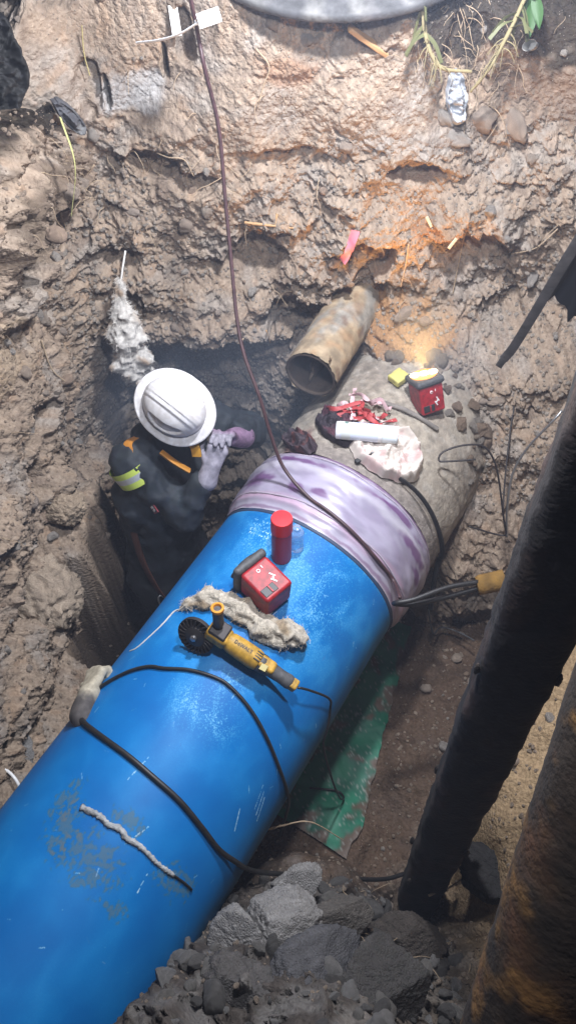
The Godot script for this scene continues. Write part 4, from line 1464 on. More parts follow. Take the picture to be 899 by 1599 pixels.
func fluffy(called: String, label: String, pts: Array, radii: Array, flat: float, base: Color, stain: Color, strands: int) -> Node3D:
	# a matted fleece or rag: a lumpy tube with loose strands
	var path := smooth_path(pts, 0.006)
	var p := PackedVector3Array()
	var c := PackedColorArray()
	var n := path.size()
	var sides := 40
	var mm := MultiMesh.new()
	mm.transform_format = MultiMesh.TRANSFORM_3D
	mm.use_colors = true
	mm.mesh = tube([Vector3.ZERO, Vector3(0.003, 0.008, 0), Vector3(0.0, 0.016, 0.003)], [0.0007, 0.0002], 0.006, 4)
	var spots := []
	for k in n:
		var t := (path[mini(k + 1, n - 1)] - path[maxi(k - 1, 0)]).normalized()
		var f := float(k) / (n - 1) * (radii.size() - 1)
		var i := mini(int(f), radii.size() - 2)
		var r := lerpf(radii[i], radii[i + 1], smoothstep(0.0, 1.0, f - i))
		var up := Vector3.UP
		if called == "hanging_fleece":
			up = Vector3(0.1, 0.3, 1.0)
		else:
			up = out_main(0.0)
		var a1 := t.cross(up).normalized()
		var a2 := a1.cross(t)
		for s in sides + 1:
			var a := TAU * s / sides
			var d := a1 * cos(a) + a2 * sin(a) * flat
			var q := path[k] + d * r
			var w := n_warp.get_noise_3dv(q * 1.6)
			var u := n_cell.get_noise_3dv(q * 3.4)
			q += d.normalized() * r * (0.30 * w + 0.34 * (n_mid.get_noise_3dv(q * 1.3) - 0.3) + 0.22 * (-u - 0.5) + 0.13 * sin(a * 4.0 + k * 0.05 + 3.0 * w) + 0.06 * n_fine.get_noise_3dv(q * 3.0)) if r > 0.004 else Vector3.ZERO
			p.append(q)
			var g := base.lerp(stain, smoothstep(0.05, 0.45, n_tone.get_noise_3dv(q * 2.6) + 0.25 * w))
			var l := 1.0 + 0.2 * n_fine.get_noise_3dv(q * 2.0)
			c.append(Color(g.r * l, g.g * l, g.b * l))
			if r > 0.008:
				spots.append([q, d.normalized(), c[-1], t])
	var o := thing(called, label, "rag" if called != "hanging_fleece" else "fleece bundle")
	put("fleece", sheet(p, sides + 1, n, c, 1.0, PackedVector2Array(), true), "fibre", o)
	mm.instance_count = strands
	for k in strands:
		var q: Array = spots[rng.randi() % spots.size()]
		var d: Vector3 = (q[1] as Vector3) + (q[3] as Vector3) * rng.randf_range(-0.6, 0.9) + Vector3(rng.randfn(), rng.randfn(), rng.randfn()) * 0.5
		mm.set_instance_transform(k, Transform3D(turn_to(d, Vector3(rng.randfn(), rng.randfn(), rng.randfn())).scaled(Vector3.ONE * rng.randf_range(0.5, 1.4)), (q[0] as Vector3) - d.normalized() * 0.004))
		mm.set_instance_color(k, q[2])
	var s := MultiMeshInstance3D.new()
	s.name = "loose_strands"
	s.multimesh = mm
	s.material_override = M["painted"]
	o.add_child(s, true)
	s.set_meta("kind", "stuff")
	return o


func crumpled(centre: Vector3, up: Vector3, along: Vector3, rx: float, rz: float, h: float, c: Color, c2: Color, s: float, rim := 0.3) -> ArrayMesh:
	# a crumpled film or cloth lying as an uneven patch, with a thin second side
	var x := (along - up * along.dot(up)).normalized()
	var z := x.cross(up)
	var p := PackedVector3Array()
	var col := PackedColorArray()
	var nr := 30
	var na := 96
	for j in nr:
		var k := float(j) / (nr - 1)
		for i in na + 1:
			var a := TAU * i / na
			var e := 1.0 + 0.10 * n_warp.get_noise_2d(cos(a) * 0.10 + s, sin(a) * 0.10) + 0.04 * n_fine.get_noise_2d(cos(a) * 0.1, sin(a) * 0.1 + s)
			var q := Vector2(cos(a) * rx * e, sin(a) * rz * e) * k
			var w := n_mid.get_noise_3d(q.x * 1.6 + s, q.y * 1.6, s) - 0.2
			var f := n_warp.get_noise_3d(q.x * 3.0, q.y * 3.0, s * 2.0)
			var y := h * (0.35 + 0.9 * exp(-k * k * 6.0) + 0.6 * w + 0.45 * f + 0.25 * n_fine.get_noise_3d(q.x * 2.0 + q.y, q.y, s) + rim * exp(-pow((k - 0.85) / 0.10, 2.0)))
			y *= smoothstep(1.0, 0.93, k)
			var drop := (q.x * q.x * pow(x.dot(E1), 2.0) + q.y * q.y * pow(z.dot(E1), 2.0)) / 0.8
			p.append(centre + x * q.x + z * q.y + up * (y - drop + 0.003))
			col.append(c.lerp(c2, smoothstep(0.0, 0.4, n_tone.get_noise_2d(q.x * 4.0 + s, q.y * 4.0))))
	return sheet(p, na + 1, nr, col, 1.0, PackedVector2Array(), true)


func pipe_top_things() -> void:
	# red tube and clear bottle standing on the blue pipe
	var o := thing("red_tube", "tall red cylindrical tube with red cap standing on the blue pipe", "tube", on_main(-0.155, 1.0, 0.379), Basis.from_euler(Vector3(-0.05, 0, -0.01)))
	put("tube_body", lathe([[0.0, 0.0], [0.033, 0.0], [0.034, 0.004], [0.034, 0.150], [0.0, 0.151]], 36), "tube_red", o)
	put("tube_cap", lathe([[0.0345, 0.150], [0.0365, 0.152], [0.0365, 0.205], [0.0345, 0.211], [0.0, 0.2115]], 36), "cap_red", o)
	o = thing("clear_bottle", "clear plastic bottle standing behind the red tube", "bottle", on_main(-0.095, 4.5, 0.379))
	put("bottle_wall", lathe([[0.0, 0.0], [0.024, 0.0], [0.026, 0.004], [0.026, 0.085], [0.020, 0.10], [0.012, 0.105], [0.012, 0.12]], 30), "clear_plastic", o)
	put("bottle_cap", lathe([[0.0, 0.122], [0.014, 0.12], [0.014, 0.108], [0.0125, 0.106]], 24), "clear_plastic", o)

	# matted rag roll under the grinder, with a loose cord
	var r := [on_main(-0.475, -30.0, 0.385), on_main(-0.450, -25.0, 0.398), on_main(-0.405, -13.0, 0.402), on_main(-0.405, 0.0, 0.405), on_main(-0.410, 12.0, 0.405), on_main(-0.405, 22.0, 0.408), on_main(-0.370, 29.0, 0.405), on_main(-0.350, 33.0, 0.392)]
	var rag := fluffy("matted_rag", "cream matted rag roll lying across the blue pipe beside the grinder", r, [0.010, 0.030, 0.036, 0.036, 0.036, 0.044, 0.046, 0.020], 0.8, Color(0.68, 0.61, 0.50), Color(0.42, 0.32, 0.21), 600)
	var cord := [on_main(-0.44, -24.0, 0.395), on_main(-0.475, -28.0, 0.386), on_main(-0.49, -34.0, 0.383), on_main(-0.55, -36.0, 0.382), on_main(-0.62, -40.0, 0.3815), on_main(-0.655, -43.0, 0.3815), on_main(-0.67, -48.0, 0.3815)]
	put("loose_cord", tube(cord, [0.004, 0.0018], 0.01, 6, Color(0.55, 0.55, 0.52), 0.3), "painted", rag)

	# work glove folded over the left flank, hoses
	var gp := on_main(-0.86, -50.0, 0.40)
	var gd := (on_main(-0.78, -53.0, 0.42) - on_main(-0.93, -44.0, 0.39)).normalized()
	var gb := hand_bones(gp, gd, out_main(-40.0) * -1.0, 1.0, [1.5, 1.4, 1.35, 1.2])
	gb.append([gp - gd * 0.085, gp, 0.030, 0.032])
	gb.append([gp - gd * 0.085 + E1 * 0.02, gp + E1 * 0.01, 0.026, 0.030])
	var gm := func(q: Vector3) -> Color:
		var k := (q - gp).dot(gd)
		var c := Color(0.56, 0.50, 0.38).lerp(Color(0.10, 0.09, 0.085), smoothstep(0.0, -0.035, k + 0.02 * n_warp.get_noise_3dv(q * 3.0)))
		return c
	tag(put("work_glove", grow([{"cell": 0.0045, "k": 0.010, "amp": 0.004, "bones": gb}], gm), "cloth"), "cream work glove with dark cuff folded over the left flank of the blue pipe", "glove")

	tag(put("dried_sealant", tube([on_main(-1.155, -7.0, 0.3825), on_main(-1.148, 2.0, 0.383), on_main(-1.152, 8.0, 0.383), on_main(-1.144, 13.0, 0.383), on_main(-1.153, 17.0, 0.383), on_main(-1.150, 24.0, 0.383), on_main(-1.158, 34.0, 0.383), on_main(-1.158, 44.0, 0.382)], [0.0095, 0.006], 0.006, 10, Color(0.52, 0.53, 0.54), 0.5, 1.0), "concrete"), "ragged white strip of dried sealant stuck to the blue pipe", "sealant strip")
	tag(put("thin_wire_offcut", tube([on_main(-1.158, 43.0, 0.384), on_main(-1.156, 50.0, 0.384), on_main(-1.158, 56.0, 0.384)], 0.0035, 0.02, 6), "black_rubber"), "short dark offcut lying at the end of the white sealant strip", "offcut")

	# on the concrete pipe
	var a := on_main(0.375, -10.5, 0.405 + 0.058)
	var b := on_main(0.470, 15.5, 0.405 + 0.062)
	o = thing("spray_can", "white spray can with pale blue label lying on the concrete pipe", "spray can", a, turn_to(b - a, Vector3.UP))
	var l := a.distance_to(b)
	put("can_body", lathe([[0.0, 0.0], [0.028, 0.0], [0.033, 0.004], [0.033, l * 0.74], [0.030, l * 0.755], [0.0, l * 0.76]], 32, Color(0.74, 0.76, 0.80)), "painted", o)
	put("can_cap", lathe([[0.031, l * 0.755], [0.0325, l * 0.76], [0.0325, l * 0.985], [0.029, l], [0.0, l]], 32, Color(0.70, 0.78, 0.84)), "painted", o)
	put("label", lathe([[0.0333, l * 0.08], [0.0335, l * 0.085], [0.0335, l * 0.68], [0.0333, l * 0.685]], 32, Color(0.62, 0.68, 0.80)), "painted", o)
	put("label_band", lathe([[0.0337, l * 0.10], [0.0338, l * 0.105], [0.0338, l * 0.24], [0.0337, l * 0.245]], 32, Color(0.60, 0.64, 0.62)), "painted", o)
	put("label_emblem", lathe([[0.008, 0.0], [0.008, 0.001], [0.004, 0.0015], [0.0, 0.0012]], 10, Color(0.14, 0.22, 0.20)), "painted", o, Transform3D(turn_to(Vector3(1, 0, 0.35)), Vector3(0.0318, l * 0.17, 0.0112)))
	for k in 5:
		put("label_line", block(Vector3(0.0012, l * (0.30 - 0.03 * (k % 3)), 0.0016), 0.0004, Color(0.34, 0.36, 0.55)), "painted", o, Transform3D(Basis(Vector3.UP, -0.35 * (k - 1)), Vector3(cos(0.35 * (k - 1)) * 0.0338, l * 0.46, sin(0.35 * (k - 1)) * 0.0338)))

	tag(put("plastic_bag", crumpled(on_main(0.435, 15.0, 0.402), out_main(15.0), E1, 0.150, 0.120, 0.030, Color(0.56, 0.50, 0.45), Color(0.50, 0.37, 0.35), 3.0, 0.9), M["painted"]), "crumpled whitish plastic bag spread under the spray can", "plastic bag")
	tag(put("dark_cloth", crumpled(on_main(0.44, -16.0, 0.404), out_main(-14.0), (E1 + DX * -0.55).normalized(), 0.13, 0.065, 0.032, Color(0.035, 0.022, 0.035), Color(0.10, 0.03, 0.05), 8.0), "cloth"), "dark purple cloth bunched behind the spray can", "cloth")
	tag(put("dark_cloth", crumpled(on_main(0.335, -33.0, 0.404), out_main(-33.0), (E1 + DX * -0.35).normalized(), 0.12, 0.045, 0.03, Color(0.05, 0.03, 0.04), Color(0.15, 0.05, 0.05), 11.0), "cloth"), "dark cloth strip hanging down the left shoulder of the concrete pipe", "cloth")
	for k in 9:
		var t := 0.50 + 0.025 * rng.randfn()
		var d := -5.0 + 6.0 * rng.randfn()
		var pts := []
		var n := []
		for j in 6:
			pts.append(on_main(t + 0.025 * rng.randfn(), d + (j - 2) * 4.0 + 2.0 * rng.randfn(), 0.425 + 0.03 * rng.randf()))
			n.append(Vector3(rng.randfn(), rng.randfn(), rng.randfn()).normalized())
		tag(put("red_strap", ribbon(pts, n, 0.017, 0.0025, Color(0.36, 0.045, 0.05) if k % 3 else Color(0.58, 0.40, 0.42), 0.006), "painted"), "tangled red webbing strap behind the spray can" if k % 3 else "pinkish white webbing strap among the red ones behind the spray can", "strap", "tangled red straps" if k % 3 else "pinkish white straps")
	tag(put("grey_rod", tube([on_main(0.615, -3.0, 0.413), on_main(0.63, 13.0, 0.415), on_main(0.648, 31.0, 0.412)], 0.010, 0.03, 10, Color(0.30, 0.27, 0.24), 0.15), "rust"), "short grey rod lying on the concrete pipe in front of the lit work light", "rod")
	tag(put("yellow_sponge", block(Vector3(0.060, 0.030, 0.066), 0.006, Color(0.50, 0.46, 0.14), 0.003, 4), "painted", self, Transform3D(Basis(E1, out_main(-2.0), DX).orthonormalized() * Basis(Vector3.UP, 0.3), on_main(0.752, -2.0, 0.425))), "yellow sponge block beside the lit work light", "sponge")
	o = thing("utility_knife", "dark slim tool lying between the plastic bag and the sleeve", "knife", on_main(0.345, 7.0, 0.412), Basis(E1, out_main(7.0), E1.cross(out_main(7.0))) * Basis(Vector3.UP, 1.2))
	put("knife_grip", block(Vector3(0.075, 0.014, 0.020), 0.005), "black_plastic", o)
	put("knife_blade", block(Vector3(0.05, 0.003, 0.014), 0.001), "steel", o, Transform3D(Basis(), Vector3(0.06, 0, 0)))
	var band := []
	for k in 15:
		band.append(on_main(0.345 + 0.012 * sin(k * 0.5), 20.0 + k * 5.4, 0.414 + 0.02 * sin(k * 0.22)))
	band.append(Vector3(0.60, -1.72, -1.72))
	band.append(Vector3(0.61, -1.9, -1.70))
	tag(put("rubber_strap", tube(band, 0.011, 0.015, 8, Color(1, 1, 1), 0.0, 0.5), "black_rubber"), "flat black rubber strap draped over the right shoulder of the concrete pipe", "strap")


func cable(called: String, label: String, pts: Array, r: float, m: String, cat := "cable") -> void:
	tag(put(called, tube(pts, r, 0.015, 8), m), label, cat)


func cables() -> void:
	cable("supply_cable", "dark red cable hanging down in front of the wall and across the joint sleeve", [Vector3(-0.45, 1.6, -1.9), Vector3(-0.34, 0.9, -2.25), Vector3(-0.271, 0.153, -2.465), Vector3(-0.247, -0.02, -2.455), Vector3(-0.215, -0.189, -2.427), Vector3(-0.203, -0.39, -2.35), Vector3(-0.188, -0.575, -2.247), Vector3(-0.174, -0.711, -2.15), Vector3(-0.150, -0.80, -2.07), Vector3(-0.099, -0.905, -1.975), Vector3(-0.060, -1.02, -1.90), Vector3(-0.015, -1.115, -1.83), on_main(0.09, -5.0, 0.414), on_main(0.075, 8.0, 0.412), on_main(0.06, 24.0, 0.41), on_main(0.045, 42.0, 0.41), on_main(0.04, 57.0, 0.415), Vector3(0.385, -1.30, -1.40)], 0.0065, "cable_jacket")
	cable("extension_cable", "black cable doubled back in a loop between the sleeve and the yellow plug", [Vector3(0.66, -1.285, -1.455), Vector3(0.55, -1.28, -1.43), Vector3(0.43, -1.285, -1.385), Vector3(0.372, -1.295, -1.378), Vector3(0.372, -1.315, -1.385), Vector3(0.43, -1.325, -1.39), Vector3(0.54, -1.335, -1.42), Vector3(0.67, -1.315, -1.45)], 0.0095, "black_rubber")
	var o := thing("yellow_plug", "dirty yellow cable plug with grey cap hanging behind the dark post", "plug", Vector3(0.70, -1.30, -1.46), turn_to(Vector3(0.95, 0.22, -0.12)))
	put("plug_body", lathe([[0.0, -0.045], [0.030, -0.042], [0.036, -0.03], [0.036, 0.05], [0.038, 0.055], [0.0, 0.056]], 20, Color(0.24, 0.13, 0.025)), "rust", o)
	put("grey_cap", block(Vector3(0.075, 0.10, 0.075), 0.012, Color(0.14, 0.14, 0.16)), "painted", o, Transform3D(Basis(Vector3.BACK, 0.3), Vector3(0.02, 0.10, 0.03)))

	var R := 0.388
	cable("thin_black_hose", "thin black cable looping over the blue pipe from under the glove", [on_main(-0.87, -52.0, 0.39), on_main(-0.81, -45.0, R), on_main(-0.745, -33.0, R), on_main(-0.705, -23.0, R), on_main(-0.69, -15.0, R), on_main(-0.655, -3.0, R), on_main(-0.632, 10.0, R), on_main(-0.632, 18.0, R), on_main(-0.65, 31.0, R), on_main(-0.685, 46.0, R), on_main(-0.73, 66.0, R), on_main(-0.75, 84.0, R), on_main(-0.76, 102.0, R + 0.01), Vector3(-0.03, -2.0, -0.80)], 0.0055, "black_rubber")
	cable("thick_black_cable", "thick black cable crossing the blue pipe from the glove down to the dark post", [on_main(-0.93, -47.0, 0.385), on_main(-0.95, -36.0, R), on_main(-0.962, -20.0, R), on_main(-0.970, -3.0, R), on_main(-0.980, 12.0, R), on_main(-0.990, 27.0, R), on_main(-1.01, 42.0, R), on_main(-1.027, 57.0, R), on_main(-1.02, 72.0, R + 0.005), Vector3(-0.135, -1.66, -0.61), Vector3(-0.09, -1.76, -0.62), Vector3(0.05, -1.90, -0.64), Vector3(0.20, -2.06, -0.665), Vector3(0.36, -2.19, -0.69), Vector3(0.45, -2.24, -0.72)], 0.0085, "black_rubber")
	cable("tie_wire", "dark tie wire standing up along the right wall to its tip", [Vector3(0.755, -1.084, -2.47), Vector3(0.83, -1.12, -2.38), Vector3(0.897, -1.189, -2.263), Vector3(0.885, -1.27, -2.15), Vector3(0.868, -1.36, -2.03), Vector3(0.858, -1.46, -1.90), Vector3(0.871, -1.52, -1.827)], 0.0035, "wire", "wire")
	cable("tie_wire", "dark tie wire bent in a hook over the concrete pipe", [Vector3(0.70, -1.185, -1.93), Vector3(0.60, -1.19, -1.925), Vector3(0.564, -1.192, -1.931), Vector3(0.58, -1.17, -1.955), Vector3(0.66, -1.155, -1.975), Vector3(0.735, -1.165, -1.975), Vector3(0.785, -1.23, -1.95), Vector3(0.819, -1.33, -1.914), Vector3(0.85, -1.45, -1.86), Vector3(0.871, -1.515, -1.827), Vector3(0.84, -1.53, -1.83), Vector3(0.72, -1.50, -1.85)], 0.0038, "wire", "wire")
	cable("grey_cable", "thin grey cable curving down beside the dark post", [Vector3(1.0, -1.03, -2.03), Vector3(0.967, -1.068, -2.008), Vector3(0.905, -1.19, -1.99), Vector3(0.868, -1.297, -1.953), Vector3(0.862, -1.42, -1.88), Vector3(0.875, -1.53, -1.82)], 0.005, "steel", "cable")
	cable("floor_wire", "pale wire curving over the dark floor right of the pipe", [Vector3(0.60, -1.9, -1.70), Vector3(0.66, -2.15, -1.72), Vector3(0.72, -2.24, -1.80), Vector3(0.80, -2.25, -1.78), Vector3(0.86, -2.22, -1.72)], 0.004, "grey_plastic", "wire")
	cable("white_cable", "short white cable over the rocks at the left edge", [Vector3(-1.12, -1.80, -0.95), Vector3(-1.03, -1.775, -0.97), Vector3(-0.97, -1.78, -0.93), Vector3(-0.95, -1.83, -0.88)], 0.006, "white_plastic", "cable")
	# tag and tie on the supply cable
	o = thing("cable_tag", "white tag with long cable tie fixed round the hanging red cable", "tag", Vector3(-0.258, 0.098, -2.46))
	put("tag_plate", block(Vector3(0.066, 0.040, 0.004), 0.0015), "white_plastic", o, Transform3D(Basis.from_euler(Vector3(-0.7, 0, 0.30)), Vector3(0.036, 0.016, 0.012)))
	put("tie_tail", ribbon([Vector3(0.0, 0.0, 0.008), Vector3(-0.05, -0.022, 0.02), Vector3(-0.105, -0.034, 0.03), Vector3(-0.175, -0.040, 0.035)], [Vector3(0, 0.7, 0.7)], 0.011, 0.002, Color(0.72, 0.75, 0.78)), "painted", o)
	put("tie_loop", lathe([[0.0065, -0.004], [0.0085, -0.004], [0.0085, 0.004], [0.0065, 0.004]], 14), "white_plastic", o, Transform3D(turn_to(Vector3(0.12, 0.8, 0.1)), Vector3.ZERO))


func shoring() -> void:
	# dark steel post, leaning slightly to the camera
	var a := Vector3(0.507, -2.45, -0.65)
	var b := Vector3(0.535, 1.3, -0.97)
	var y := (b - a).normalized()
	var p := PackedVector3Array()
	var c := PackedColorArray()
	var l := a.distance_to(b)
	for j in 180:
		for i in 49:
			var g := TAU * i / 48.0
			var h := l * j / 179.0
			var sq := pow(pow(absf(cos(g)), 5.0) + pow(absf(sin(g)), 5.0), -0.2)
			var r := lerpf(0.070, 0.081, smoothstep(0.0, 1.6, h)) * sq + 0.006 * n_mid.get_noise_3d(cos(g) * 0.1, h * 0.6, sin(g) * 0.1) + 0.005 * n_warp.get_noise_3d(cos(g) * 0.15, h * 2.0, sin(g) * 0.15)
			p.append(Vector3(cos(g) * r, h, sin(g) * r))
			var w := n_tone.get_noise_3d(cos(g) * 0.2, h, sin(g) * 0.2)
			c.append(Color(0.014, 0.009, 0.008).lerp(Color(0.050, 0.025, 0.018), smoothstep(0.0, 0.5, w)))
	var o := thing("shoring_post", "dark rust brown square steel post standing on the pit floor at right", "post", a, turn_to(y, Vector3(0.95, 0, 0.3)))
	put("post_shaft", sheet(p, 49, 180, c, -1.0, PackedVector2Array(), true), "rust", o)
	for k in 18:                                  # earth caked along its edges
		var h := rng.randf_range(0.3, 2.4)
		var g: float = [PI * 0.75, PI * 1.25, -PI * 0.25, PI * 0.25][rng.randi() % 4] + rng.randfn() * 0.1
		put("caked_earth", lump(300 + k % 6, 7, Vector3(0.012, 0.036, 0.012) * rng.randf_range(0.4, 1.0), Color(0.04, 0.03, 0.024), 4, 0.2), "rock", o, Transform3D(Basis(Vector3.UP, rng.randf() * TAU), Vector3(cos(g) * 0.105, h, sin(g) * 0.105)))
	# leaning rusty pipe, near
	a = Vector3(0.47, -2.2, 0.78)
	b = Vector3(0.62, 0.45, -0.80)
	y = (Vector3(0.570, -0.049, -0.535) - Vector3(0.452, -0.675, -0.121)).normalized()
	a = Vector3(0.452, -0.675, -0.121) - y * 1.1
	p = PackedVector3Array()
	c = PackedColorArray()
	for j in 200:
		for i in 65:
			var g := TAU * i / 64.0
			var h := 2.6 * j / 199.0
			var q := Vector3(cos(g) * 0.12, h, sin(g) * 0.12)
			var w := n_tone.get_noise_3dv(q * 1.3)
			var v := n_warp.get_noise_3dv(q * 1.0)
			var r := 0.120 + 0.0025 * n_warp.get_noise_3dv(q) + 0.0015 * n_fine.get_noise_3dv(q)
			p.append(Vector3(cos(g) * r, h, sin(g) * r))
			var k := Color(0.035, 0.022, 0.013).lerp(Color(0.095, 0.042, 0.016), smoothstep(-0.15, 0.35, w))
			k = k.lerp(Color(0.34, 0.17, 0.04), smoothstep(0.12, 0.42, v + 0.5 * w) * 0.55)
			c.append(k)
	o = thing("rusty_pipe", "thick rusty brown steel pipe with orange patches leaning in the lower right corner", "pipe", a, turn_to(y))
	put("pipe_wall", sheet(p, 65, 200, c, -1.0, PackedVector2Array(), true), "rust", o)
	# pointed bar and torn black plastic at the right edge
	o = thing("flat_bar", "dark flat steel bar with pointed end poking in from the right edge", "bar")
	put("bar_blade", ribbon([Vector3(0.688, -0.665, -1.905), Vector3(0.700, -0.60, -1.885), Vector3(0.712, -0.42, -1.83), Vector3(0.725, -0.2, -1.765), Vector3(0.745, 0.05, -1.69), Vector3(0.77, 0.35, -1.6)], [Vector3(0.75, 0.1, 0.5)], 0.028, 0.010, Color(0.11, 0.10, 0.095)), "rust", o)
	put("bar_tip", ribbon([Vector3(0.682, -0.705, -1.915), Vector3(0.688, -0.665, -1.905)], [Vector3(0.75, 0.1, 0.5)], 0.022, 0.010, Color(0.09, 0.08, 0.075)), "rust", o)
	p = PackedVector3Array()
	c = PackedColorArray()
	var b0 := Vector3(0.716, -0.40, -1.84)
	var b1 := Vector3(0.780, 0.35, -1.61)
	for side in [1.0, -1.0]:
		for j in 44:
			var v := j / 43.0
			for i in 40:
				var u := i / 39.0
				var low := (0.05 * n_mid.get_noise_2d(u * 0.9, 9.0) + 0.03 * n_fine.get_noise_2d(u * 0.6, 4.0) + 0.03 * sin(u * 11.0)) * (1.0 - v)
				var q := b0.lerp(b1, v) + Vector3(0.42, -0.20 * (1.0 - v), 0.10) * u + Vector3(0, low, 0.02 * sin(u * 6.0 + v * 2.0))
				p.append(q + Vector3(0, 0, side * 0.002))
				c.append(Color(0.006, 0.006, 0.006))
	tag(put("torn_plastic_sheet", sheet(p, 40, 88, c), "painted"), "torn black plastic sheet hanging at the right edge above the post", "plastic sheet")


func wall_things() -> void:
	# fleece bundle hung on the wall
	fluffy("hanging_fleece", "dirty white fleece bundle hanging on a string against the earth wall", [Vector3(-0.632, -0.80, -2.50), Vector3(-0.640, -0.875, -2.47), Vector3(-0.640, -0.95, -2.455), Vector3(-0.640, -1.05, -2.44), Vector3(-0.640, -1.15, -2.435), Vector3(-0.640, -1.235, -2.435), Vector3(-0.637, -1.285, -2.44)], [0.014, 0.022, 0.054, 0.066, 0.074, 0.070, 0.020], 0.75, Color(0.82, 0.78, 0.72), Color(0.50, 0.37, 0.26), 1300)
	tag(put("hanging_string", tube([Vector3(-0.608, -0.72, -2.56), Vector3(-0.622, -0.77, -2.52), Vector3(-0.632, -0.81, -2.50)], 0.004, 0.01, 6), "white_film"), "white string holding up the fleece bundle", "string")
	# ribbon, sticks, straw
	tag(put("pink_ribbon", ribbon([back_at(0.245, -0.62) + Vector3(0, 0, 0.02), back_at(0.235, -0.66) + Vector3(0, 0, 0.03), back_at(0.225, -0.70) + Vector3(0, 0, 0.025), back_at(0.205, -0.76) + Vector3(0, 0, 0.02)], [Vector3(1, 0, 0), Vector3(0.8, 0, 0.6), Vector3(1, 0.2, -0.3), Vector3(0.7, 0, 0.7)], 0.032, 0.002, Color(0.70, 0.20, 0.28), 0.008), "painted"), "pink plastic ribbon caught on the earth wall", "ribbon")
	for f in [[-0.16, -0.635, 0.02, -0.645, 0.006, "pale broken stick lying along a ledge in the middle of the wall"], [-0.15, -0.64, -0.10, -0.69, 0.004, "thin pale stick crossing below the ledge stick"], [-0.04, -0.60, -0.05, -0.67, 0.004, "short upright twig beside the ledge stick"], [-0.09, -1.09, -0.075, -1.18, 0.004, "short pale twig stuck in the wall above the worker"]]:
		var a := back_at(f[0], f[1]) + Vector3(0, 0, 0.012)
		var b := back_at(f[2], f[3]) + Vector3(0, 0, 0.012)
		tag(put("stick", tube([a, (a + b) * 0.5 + Vector3(0, 0.004, 0.006), b], [f[4], float(f[4]) * 0.6], 0.02, 7, Color(1, 1, 1), 0.2), "pale_wood"), f[5], "stick")
	var g0 := left_at(-2.38, -0.03) + Vector3(0.10, 0.02, 0.02)
	var g1 := left_at(-2.24, -0.30) + Vector3(0.07, 0, 0.02)
	var gm := (g0 + g1) * 0.5 + Vector3(0.035, 0.02, 0.02)
	tag(put("grass_blade", ribbon([g0, gm, g1], [Vector3(0, 0, 1)], 0.010, 0.0015, Color(0.38, 0.38, 0.16)), "painted"), "long yellow green grass blade hanging down the left wall", "grass blade")
	tag(put("dark_corner_patch", crumpled(Vector3(-0.90, -0.01, -2.47), Vector3(0.55, 0.35, 0.75).normalized(), Vector3(0.2, -0.9, 0.3).normalized(), 0.17, 0.12, 0.05, Color(0.005, 0.005, 0.006), Color(0.008, 0.008, 0.009), 41.0), "cloth"), "black patch added for the dark void at the top left corner of the pit", "void_patch")  # added black patch that stands in for an unlit void
	var gs := back_at(-0.64, -0.03) + Vector3(0, 0, 0.03)
	tag(put("straw", tube([gs, gs + Vector3(-0.01, -0.08, 0.0), gs + Vector3(-0.005, -0.15, 0.0)], 0.002, 0.02, 5), "straw"), "thin straw hanging at the top left of the wall", "straw")
	tag(put("rag_scrap", crumpled(back_at(-0.72, -0.22) + Vector3(0.01, 0, 0.05), Vector3(0.4, 0.1, 0.9).normalized(), Vector3(0.55, -0.8, 0).normalized(), 0.075, 0.026, 0.03, Color(0.10, 0.10, 0.11), Color(0.20, 0.20, 0.20), 21.0), "cloth"), "dark grey rag scrap stuck in the upper left wall", "rag")
	tag(put("plastic_peg", block(Vector3(0.030, 0.085, 0.006), 0.003), "white_film", self, Transform3D(Basis.from_euler(Vector3(-0.5, 0.2, 0.02)), back_at(-0.352, -0.03) + Vector3(0, 0, 0.03))), "pale plastic strip upright behind the cable tie", "plastic strip")
	tag(put("white_plastic_scrap", crumpled(back_at(0.56, -0.21) + Vector3(0, -0.01, 0.05), Vector3(0.1, 0.35, 0.9).normalized(), Vector3(0.15, -1, 0.1).normalized(), 0.085, 0.035, 0.04, Color(0.36, 0.375, 0.40), Color(0.22, 0.23, 0.25), 31.0), M["painted"]), "crinkled white plastic scrap below the weeds", "plastic scrap")
	var o := thing("paper_cup", "small crushed grey cup in the soil at upper right", "cup", back_at(0.775, -0.06) + Vector3(0, 0, 0.03), Basis.from_euler(Vector3(0.9, 0.4, 0.9)))
	put("cup_wall", lathe([[0.016, 0.0], [0.022, 0.045], [0.023, 0.046], [0.0215, 0.045], [0.015, 0.003], [0.0, 0.002]], 20, Color(0.34, 0.33, 0.31), 0.7), "painted", o)
	tag(put("timber_offcut", block(Vector3(0.16, 0.016, 0.03), 0.004, Color(0.42, 0.25, 0.12), 0.004, 7), "painted", self, Transform3D(Basis.from_euler(Vector3(0.2, 0.1, -0.62)), back_at(0.25, -0.045) + Vector3(0, 0.01, 0.025))), "orange brown timber offcut sticking out under the steel plate", "timber")
	for f in [[0.52, -0.63, "pale wood chip leaning left on the wall over the orange hollow"], [0.60, -0.66, "pale wood chip leaning right on the wall over the orange hollow"]]:
		tag(put("wood_chip", block(Vector3(0.012, 0.045, 0.006), 0.002, Color(0.50, 0.42, 0.30)), "painted", self, Transform3D(Basis.from_euler(Vector3(-0.3, 0.2, 0.5 if f[0] < 0.55 else -0.7)), back_at(f[0], f[1]) + Vector3(0, 0, 0.015))), f[2], "wood chip", "wood chips over the orange hollow")
